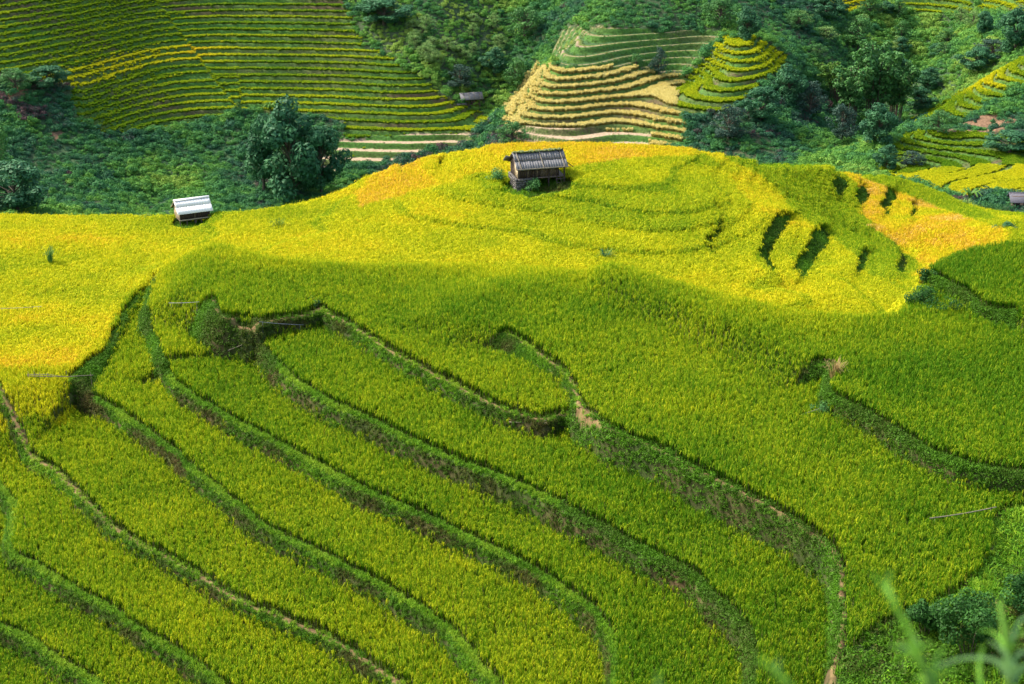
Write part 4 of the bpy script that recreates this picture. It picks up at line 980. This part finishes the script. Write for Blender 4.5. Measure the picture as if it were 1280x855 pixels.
TREE_LIST = [
 ('broadleaf_tree', 366, 252, 122, 92, 'dark', 0, 'largest dark tree on the valley floor beyond the golden field'),
 ('broadleaf_tree', 330, 240, 88, 60, 'dark', 2, 'dark tree hugging the left side of the largest tree'),
 ('broadleaf_tree', 402, 243, 86, 56, 'dark', 1, 'dark tree hugging the right side of the largest tree'),
 ('broadleaf_tree', 22, 268, 68, 82, 'dark', 1, 'broad dark tree at the left edge above the golden field'),
 ('broadleaf_tree', 2, 218, 56, 34, 'mid', 0, 'round green tree cut off by the left edge'),
 ('conifer_sapling', 299, 143, 17, 11, 'mid', 0, 'small upright sapling at the foot of the left terraces'),
 ('broadleaf_tree', 60, 110, 26, 44, 'dark', 1, 'low dark tree below the upper left terraces'),
 ('broadleaf_tree', 20, 112, 26, 40, 'mid', 1, 'green tree above the purple scrub at the left edge'),
 ('broadleaf_tree', 933, 52, 40, 34, 'dark', 0, 'dark tree standing just above the rounded terraced spur'),
 ('broadleaf_tree', 900, 30, 32, 40, 'mid', 1, 'green tree left of the dark tree above the rounded spur'),
 ('broadleaf_tree', 985, 128, 44, 44, 'dark', 0, 'dark tree right of the rounded terraced spur'),
 ('broadleaf_tree', 950, 150, 40, 46, 'dark', 1, 'dark tree below the rounded terraced spur'),
 ('broadleaf_tree', 1012, 150, 46, 42, 'blue', 0, 'grey green tree between the spur and the bamboo'),
 ('broadleaf_tree', 910, 176, 44, 46, 'blue', 1, 'grey green tree at the right foot of the pale curved terraces'),
 ('bamboo_clump', 1092, 168, 108, 52, 'bamboo', 1, 'tallest bamboo clump in the dark ravine', 'bamboo'),
 ('bamboo_clump', 1062, 162, 78, 44, 'bamboo', 1, 'bamboo clump left of the tallest one in the ravine', 'bamboo'),
 ('bamboo_clump', 1118, 160, 76, 40, 'bamboo', 1, 'bamboo clump right of the tallest one in the ravine', 'bamboo'),
 ('bamboo_clump', 1044, 128, 46, 38, 'bamboo', 0, 'yellow green bamboo clump above the ravine', 'bamboo'),
 ('broadleaf_tree', 1098, 182, 50, 48, 'dark', 0, 'dark tree at the bottom of the ravine'),
 ('broadleaf_tree', 1052, 178, 46, 44, 'blue', 0, 'grey green tree beside the ravine bottom'),
 ('broadleaf_tree', 1147, 138, 28, 36, 'dark', 1, 'dark tree just left of the right hand terraces'),
 ('broadleaf_tree', 1160, 112, 26, 32, 'dark', 0, 'small dark tree above the ravine bushes'),
 ('broadleaf_tree', 1222, 92, 32, 44, 'dark', 1, 'dark tree above the yellow tips of the right terraces'),
 ('broadleaf_tree', 1240, 74, 24, 46, 'blue', 1, 'grey green tree beside the dark tree above the right terraces'),
 ('broadleaf_tree', 1268, 68, 54, 44, 'dark', 0, 'tall dark tree at the upper right edge'),
 ('broadleaf_tree', 1230, 46, 28, 30, 'dark', 2, 'dark tree under the pale crop in the top right corner'),
 ('broadleaf_tree', 1072, 62, 38, 42, 'mid', 0, 'round green tree below the small yellow field at upper right'),
 ('broadleaf_tree', 1032, 22, 26, 40, 'dark', 1, 'dark tree left of the small yellow field at upper right'),
 ('broadleaf_tree', 1078, 92, 28, 28, 'dark', 0, 'small dark tree above the tallest bamboo'),
 ('broadleaf_tree', 1126, 52, 24, 24, 'mid', 0, 'small green tree on the open slope at upper right'),
 ('broadleaf_tree', 1172, 168, 30, 40, 'mid', 1, 'round green bush tree on the earth between the right terraces'),
 ('broadleaf_tree', 1262, 190, 26, 54, 'dark', 1, 'dark spreading tree at the right end of the green foot terraces'),
 ('broadleaf_tree', 1140, 208, 18, 34, 'blue', 0, 'grey green tree at the left end of the green foot terraces'),
 ('broadleaf_tree', 1108, 212, 30, 32, 'dark', 0, 'dark tree behind the right skyline of the ridge'),
 ('broadleaf_tree', 823, 96, 34, 24, 'blue', 0, 'slender grey tree standing on the fallow terraces'),
 ('broadleaf_tree', 795, 84, 16, 18, 'mid', 0, 'small green tree on the fallow terraces'),
 ('broadleaf_tree', 645, 112, 36, 34, 'mid', 0, 'green tree in the gully beside the pale curved terraces'),
 ('broadleaf_tree', 618, 92, 30, 34, 'dark', 0, 'dark tree in the gully above the far hut'),
 ('broadleaf_tree', 656, 50, 40, 40, 'mid', 1, 'broad green tree at the top of the gully'),
 ('broadleaf_tree', 575, 112, 30, 36, 'blue', 1, 'grey green tree behind the far hut'),
 ('broadleaf_tree', 480, 30, 30, 60, 'dark', 1, 'dark tree at the top end of the left terraces'),
 ('broadleaf_tree', 640, 182, 30, 36, 'mid', 1, 'green tree low in the gully behind the ridge crest'),
]
for q in TREE_LIST: plant_tree(q[0], *q[1:8], group=('bamboo clumps in the ravine' if 'bamboo' in q[0] else 'trees on the far hillside'), cat=('bamboo' if 'bamboo' in q[0] else 'tree'))
rt = np.random.default_rng(5)
ORD = ['leftmost', 'second', 'third', 'fourth', 'fifth', 'sixth', 'seventh', 'eighth', 'ninth', 'tenth', 'eleventh', 'twelfth']
def ranked(spots, rows, what, where, emit):
    spots = sorted(spots, key=lambda q: q[1]); n = len(spots)
    for r, nm in enumerate(rows):
        row = sorted(spots[r*n//len(rows):(r+1)*n//len(rows)])
        for i, q in enumerate(row):
            o = ORD[i] if i == 0 else ORD[i]+' from left'
            emit(q, '%s, %s, %s row, %s' % (what, o, nm, where))
spots = []
while len(spots) < 22:
    u, v = 455+rt.uniform(0, 170), rt.uniform(6, 84)
    if u < 455+0.95*v: u = 458+0.95*v+rt.uniform(0, 60)
    spots.append((u, v, rt.uniform(12, 20), rt.uniform(14, 24), len(spots) % 2))
ranked(spots, ('upper', 'middle', 'lower'), 'pale tree', 'on the slope above the far hut', lambda q, lab: plant_tree('pale_tree', *q[:4], 'pale', q[4], lab, 'pale trees on the steep open slope'))
for kind, what, n in (('mid', 'rounded green scrub tree', 14), ('dark', 'dark scrub tree', 7), ('pale', 'pale scrub tree', 6)):
    spots = []
    for k in range(n):
        u, v = rt.uniform(985, 1235), rt.uniform(12, 125)
        if v > 120-0.35*(u-1100) and u > 1120: v *= 0.6
        spots.append((u, v, rt.uniform(14, 24), rt.uniform(18, 30), k % 2))
    ranked(spots, ('upper', 'lower'), what, 'on the upper right slope', lambda q, lab: plant_tree('scrub_tree', *q[:4], kind, q[4], lab, 'scrub trees on the upper right slope'))

def bush(name, loc, w, h, seed, mat, label, cat='bush', leaf=0.10, n=900, group=None):
    rng = np.random.default_rng(seed)
    t = thing(name, label, cat, loc, 0, group)
    lobes = [(np.array([rng.normal(0, 0.22)*w, rng.normal(0, 0.22)*w, h*rng.uniform(0.3, 0.75)]), min(w, h)*rng.uniform(0.15, 0.33), rng.random()) for _ in range(16)]
    V, F, Cc = leaf_cloud(rng, lobes, n, leaf); V[:, 2] = np.maximum(V[:, 2], 0.01)
    tv, tf = [], []
    for l in lobes[:7]:
        a, b = tube_mesh('s', [(l[0][0]*0.2, l[0][1]*0.2, -0.2), tuple(l[0]*0.6), tuple(l[0])], 0.03, 0.012, None, 5); o = len(tv); tv += a; tf += [tuple(o+i for i in f_) for f_ in b]
    link('foliage', fast_mesh('foliage', V, F, [mat], False, colors={'part': Cc}), t); link('stem', fast_mesh('stem', np.array(tv), np.array(tf), [M_BARK], True), t)
    return t
def bush_px(u, v, wpx, hpx, seed, mat, label, grid=near, leaf=0.10, n=900, cat='bush'):
    loc = ground_at(u, v, grid); loc.z -= 0.1; k = loc.y/CT/FPX
    return bush('bush', loc, wpx*k, hpx*k*1.05, seed, mat, label, cat, leaf, n)
bush_px(621, 233, 24, 26, 1, M_CROWN_MID, 'green bush at the left end of the stilt hut', leaf=0.08)
bush_px(662, 240, 34, 20, 2, M_CROWN_MID, 'green bush growing against the front of the stilt hut', leaf=0.08)
bush_px(1160, 390, 56, 34, 3, M_CROWN_BUSH, 'large dark bush at the foot of the green mound at right', leaf=0.075, n=2600)
bush_px(1186, 386, 40, 18, 6, M_CROWN_MID, 'low green bush trailing right of the large dark bush', leaf=0.075, n=1200)
bush_px(1156, 354, 20, 22, 4, M_CROWN_BUSH, 'small dark bush on the corner of the green mound', leaf=0.075)
bush_px(1158, 794, 50, 66, 5, M_CROWN_BUSH, 'dark leafy bush at lower right beside the broad green field', leaf=0.085, n=3600)
bush_px(1210, 820, 80, 108, 7, M_CROWN_BUSH, 'biggest dark leafy bush at lower right', leaf=0.085, n=4600)
bush_px(1276, 768, 54, 84, 8, M_CROWN_BUSH, 'dark leafy bush against the lower right edge', leaf=0.085, n=3400)
bush_px(1262, 292, 34, 16, 9, M_CROWN_DARK, 'dark bush on the bank at the right end of the orange rice', leaf=0.08)
bush_px(1225, 268, 30, 18, 10, M_CROWN_MID, 'green bush left of the dark slate roof at right', leaf=0.09, n=1200, grid=None)
bush_px(1250, 272, 34, 20, 12, M_CROWN_MID, 'green bush below the dark slate roof at right', leaf=0.09, n=1200, grid=None)
bush_px(1205, 262, 20, 16, 13, M_CROWN_PALE, 'pale green bush at the end of the right skyline', leaf=0.09, n=700, grid=None)
bush_px(220, 277, 18, 9, 14, M_CROWN_MID, 'low green bush at the left corner of the white roofed hut', leaf=0.08, n=700)
bush_px(425, 243, 28, 9, 15, M_CROWN_MID, 'low green bush on the crest right of the white roofed hut', leaf=0.08, n=700)
bush_px(1030, 522, 26, 24, 16, M_CROWN_MID, 'round green bush at the left end of the bushy right bank', leaf=0.05, n=1500)
bush_px(396, 384, 13, 16, 17, M_CROWN_MID, 'small green bush where two knoll banks meet', leaf=0.05, n=600)

def grass_clump(u, v, wpx, hpx, seed, mat, label, grid=near, n=60, dz=0.0):
    loc = ground_at(u, v, grid); loc.z += dz; k = loc.y/CT/FPX; H = hpx*k*1.05; W = wpx*k*0.6
    rng = np.random.default_rng(seed); parts = []
    for q in range(n):
        a = rng.uniform(0, 6.28); d = np.array([math.cos(a), math.sin(a), 0]); a2 = a+rng.uniform(0.8, 2.2); wd = np.array([math.cos(a2), math.sin(a2), 0])
        b = d*W*0.35*rng.random(); hh = H*rng.uniform(0.6, 1.1); Lx = W*rng.uniform(0.2, 1.0)
        f_ = strip([b, b+d*Lx*0.3+[0, 0, hh*0.6], b+d*Lx*0.75+[0, 0, hh*0.95], b+d*Lx*1.15+[0, 0, hh*rng.uniform(0.7, 1.0)]], 0.045, 0.012, wd)
        r = rng.random(); parts.append((f_[0], f_[1], [(0.5, rng.random(), r)]*8))
    t = thing('grass_clump', label, 'grass clump', loc)
    link('blades', plant_mesh('blades', parts, mat), t)
M_STRAW = make_crown_mat('dry_straw', (0.16, 0.115, 0.045), (0.42, 0.30, 0.13))
grass_clump(350, 292, 18, 18, 1, M_CROWN_BAMBOO, 'tall green grass clump on the crest below the white roofed hut')
grass_clump(64, 338, 15, 20, 2, M_CROWN_MID, 'dark green grass clump alone in the golden left field', dz=0.7)
grass_clump(757, 330, 19, 13, 3, M_CROWN_DARK, 'dark green grass clump in a hollow of the sunny ridge', dz=0.3)
grass_clump(1043, 478, 26, 24, 4, M_STRAW, 'dry straw coloured grass clump where the broad green field narrows', n=90, dz=0.3)

# banana plant and young plants beside the huts
def banana(u, v, hpx, label, grid=near):
    loc = ground_at(u, v, grid); k = loc.y/CT/FPX; H = hpx*k; rng = np.random.default_rng(int(u))
    t = thing('banana_plant', label, 'plant', loc)
    tube('stem', t, [(0, 0, -0.2), (0.03, 0, H*0.5)], 0.07, 0.05, M_BARK)
    for q in range(8):
        a = q*0.8+rng.uniform(-.2, .2); d = np.array([math.cos(a), math.sin(a), 0]); wd = np.array([-d[1], d[0], 0]); b = np.array([0, 0, H*0.45])
        V, F = strip([b, b+d*H*0.2+[0, 0, H*0.35], b+d*H*0.45+[0, 0, H*0.5], b+d*H*0.75+[0, 0, H*0.3]], 0.22*H, 0.08*H, wd)
        link('leaf', fast_mesh('leaf', np.array(V), np.array(F), [M_CROWN_BAMBOO], True, colors={'part': np.array([(0.5, 0.4, rng.random())]*8)}), t)
banana(182, 270, 12, 'small broad leaved plant left of the white roofed hut')
banana(1212, 258, 22, 'broad leaved plant left of the low dark roofed house', None)
banana(338, 143, 14, 'bright broad leaved plant at the foot of the left terraces', far)

# ------------------------------------------------------------------ poles, rails, cords
def pole(name, a, b, lift, r, mat, label, cat='pole', sag=0.0, two=False, grid=near):
    A = ground_at(*a, grid); B = ground_at(*b, grid); A.z += lift[0]; B.z += lift[1]
    t = thing(name, label, cat, A)
    D = B-A; sr = 0.6*r
    for j in range(2 if two else 1):
        o = Vector((0, 0.16*j, 0.10*j)); pts = [o+D*f_+Vector((0, 0, -sag*4*f_*(1-f_))) for f_ in (0, .25, .5, .75, 1)]
        tube('pole_shaft', t, pts, r, r*0.8, mat, 6)
    for f_ in (0.08, 0.92):
        p = D*f_; gz = ground_z(A.x+p.x, A.y+p.y)-A.z
        tube('stake', t, [(p.x, p.y, gz-0.15), (p.x, p.y, p.z+0.05)], sr, sr, mat, 5)
pole('bamboo_pole', (1160, 668), (1243, 655), (0.98, 1.05), 0.040, M_BAMBOO, 'long pale bamboo pole slanting over the right end of the broad field', sag=0.06)
pole('bamboo_pole', (636, 538), (683, 538), (0.35, 0.35), 0.04, M_BAMBOO, 'pair of short poles lying on the bank under the forked field', two=True)
pole('bamboo_pole', (998, 528), (1030, 520), (0.45, 0.45), 0.035, M_BAMBOO, 'short pale stick left of the round green bush')
pole('bamboo_pole', (286, 452), (304, 445), (0.5, 0.5), 0.035, M_BAMBOO, 'short white stick across the notch in the left banks')
CORDS = [((0, 400), (54, 397), 'thin grey cord over the golden field at the left edge'), ((212, 394), (250, 393), 'thin grey cord over green rice near the steep left bank'), ((325, 424), (380, 423), 'thin grey cord just right of the notch between knoll banks')]
for a, b, lab in CORDS: pole('cord', a, b, (0.98, 0.98), 0.016, M_STRING, lab, 'cord', 0.04)
def rail_fence():
    pts = [ground_at(u, v, near) for u, v in ((36, 486), (60, 487), (85, 487), (118, 486))]
    t = thing('bamboo_rail', 'low bamboo rail at the near end of the golden left field', 'fence', pts[0])
    P = [p-pts[0] for p in pts]
    tube('rail', t, [p+Vector((0, 0, 1.0+0.05*(i % 2))) for i, p in enumerate(P)], 0.035, 0.03, M_BAMBOO, 6)
    tube('rail', t, [P[0]+Vector((0, 0, 1.12)), P[1]+Vector((0, 0, 1.22)), P[2]+Vector((0, 0, 0.98))], 0.025, 0.02, M_BAMBOO, 6)
    for f_ in (0.02, 0.12, 0.2, 0.3, 0.6, 0.97):
        p = P[0].lerp(P[3], f_); tube('stake', t, [p+Vector((0, 0, -0.2)), p+Vector((random.uniform(-.08, .08), 0, random.uniform(1.2, 1.5)))], 0.03, 0.022, M_BAMBOO, 5)
rail_fence()
for (u, v, w, h, mat, lab) in ((94, 270, 9, 8, M_EARTH, 'larger brown earth lump on the far edge of the golden field'), (107, 271, 9, 6, M_EARTH, 'smaller reddish earth lump on the far edge of the golden field')):
    loc = ground_at(u, v, near); k = loc.y/CT/FPX; rng = np.random.default_rng(int(u))
    t = bpy.data.meshes.new('earth_lump'); import bmesh
    bm = bmesh.new(); bmesh.ops.create_icosphere(bm, subdivisions=3, radius=1.0)
    for q in bm.verts: q.co = q.co*(1+0.25*float(noise(q.co.x*2+u, q.co.y*2+q.co.z, 0.7)))*1.0; q.co.x *= w*k*0.55; q.co.y *= w*k*0.5; q.co.z *= h*k
    bm.to_mesh(t); bm.free(); t.materials.append(M_EARTH)
    o = link('earth_lump', t, label=lab, category='earth lump'); o.location = loc

# ------------------------------------------------------------------ tall grass close to the viewer, out of focus, rooted on the viewer's own hillside
M_REED = make_crown_mat('reed_leaves', (0.09, 0.26, 0.03), (0.20, 0.42, 0.05), 0.35)
M_REED_PALE = make_crown_mat('pale_reed_leaves', (0.13, 0.29, 0.10), (0.24, 0.42, 0.18), 0.3)
def reed(name, Yd, stem_px, leaves, label):
    P = [Vector((float(x), Yd, float(z)+CAMZ)) for x, z in (at_y(u, v, Yd) for u, v in stem_px)]
    gz = ground_z(P[0].x, Yd)
    root = Vector((P[0].x+0.05, Yd, gz-0.05)); t = thing(name, label, 'reed', root)
    tube('stem', t, [Vector((0, 0, 0))]+[p-root for p in P], 0.016, 0.006, M_REED_STEM, 6)
    rl = random.Random(len(label)); u0, v0 = stem_px[0]; uu, vv = stem_px[-1]
    for k in range(7 if Yd > 4 else 0):
        f_ = rl.uniform(0.0, 0.8); b = (u0+(uu-u0)*f_, v0+(vv-v0)*f_+4); sx = rl.choice((-1, 1)); L = rl.uniform(18, 44)
        leaves = leaves + [([b, (b[0]+sx*L*0.45, b[1]-L*0.7), (b[0]+sx*L*1.1, b[1]-L*rl.uniform(0.4, 1.0))], rl.uniform(0.014, 0.026), rl.uniform(-.3, .3), rl.choice((M_REED, M_REED, M_REED_PALE)))]
    for px, w, dy, mat in leaves:
        Q = smooth_curve(np.array([[*at_y(u, v, Yd+dy*i/(len(px)-1))] for i, (u, v) in enumerate(px)], float), 4); n = len(Q)
        V, Cc = [], []
        for i, (x, z) in enumerate(Q):
            f_ = i/(n-1); ww = 0.48*w*(math.sin(math.pi*min(0.25+0.75*f_, 1.0))**0.7)*0.5+0.002; y = Yd+dy*f_
            d = Vector((Q[min(i+1, n-1)][0]-Q[max(i-1, 0)][0], 0, Q[min(i+1, n-1)][1]-Q[max(i-1, 0)][1])).normalized(); s_ = Vector((-d.z, 0.55, d.x)).normalized()
            c = Vector((x, y, z+CAMZ))-root
            V += [tuple(c-s_*ww), tuple(c+Vector((0, -0.006, -0.004))), tuple(c+s_*ww)]; Cc += [(0.5, 0.5, 0.5)]*3
        F = [(3*i+j, 3*i+j+1, 3*i+4+j, 3*i+3+j) for i in range(n-1) for j in (0, 1)]
        link('leaf', fast_mesh('leaf', np.array(V), np.array(F), [mat], True, colors={'part': np.array(Cc)}), t)
M_REED_STEM = noise_mat('reed_stem', (0.09, 0.22, 0.03), (0.16, 0.30, 0.05), 5)
reed('reed', 5.2, [(1262, 860), (1258, 800), (1252, 752)], [([(1262, 850), (1245, 826), (1205, 822), (1165, 834)], 0.045, -0.35, M_REED_PALE), ([(1268, 846), (1255, 815), (1236, 800)], 0.035, -0.2, M_REED_PALE), ([(1260, 830), (1256, 785), (1248, 750)], 0.05, 0.15, M_REED), ([(1280, 838), (1262, 828), (1240, 826)], 0.05, 0.1, M_REED_PALE), ([(1226, 862), (1224, 830), (1230, 806)], 0.028, 0.1, M_REED), ([(1264, 800), (1276, 775), (1292, 768)], 0.03, 0.2, M_REED_PALE)], 'tall out of focus reed with arching pale leaves in the lower right corner')
reed('reed', 4.2, [(1164, 862), (1150, 818), (1128, 770)], [([(1150, 818), (1125, 768), (1088, 712)], 0.034, -0.2, M_REED), ([(1118, 752), (1108, 732), (1114, 712)], 0.026, 0.1, M_REED), ([(1158, 842), (1142, 800), (1132, 782)], 0.042, 0.1, M_REED_PALE), ([(1164, 850), (1170, 825), (1182, 808)], 0.03, 0.1, M_REED)], 'tall blurred reed bending left over the broad green field')
reed('reed', 3.6, [(992, 866), (978, 848), (962, 834)], [([(990, 862), (968, 836), (944, 820)], 0.030, -0.1, M_REED), ([(984, 856), (972, 838), (974, 822)], 0.022, 0.1, M_REED_PALE)], 'short blurred reed tip at the bottom edge')
reed('reed', 3.6, [(826, 870), (824, 856), (822, 846)], [([(826, 864), (822, 850), (824, 838)], 0.018, 0.0, M_REED)], 'tiny blurred reed tip left of the other reeds at the bottom edge')
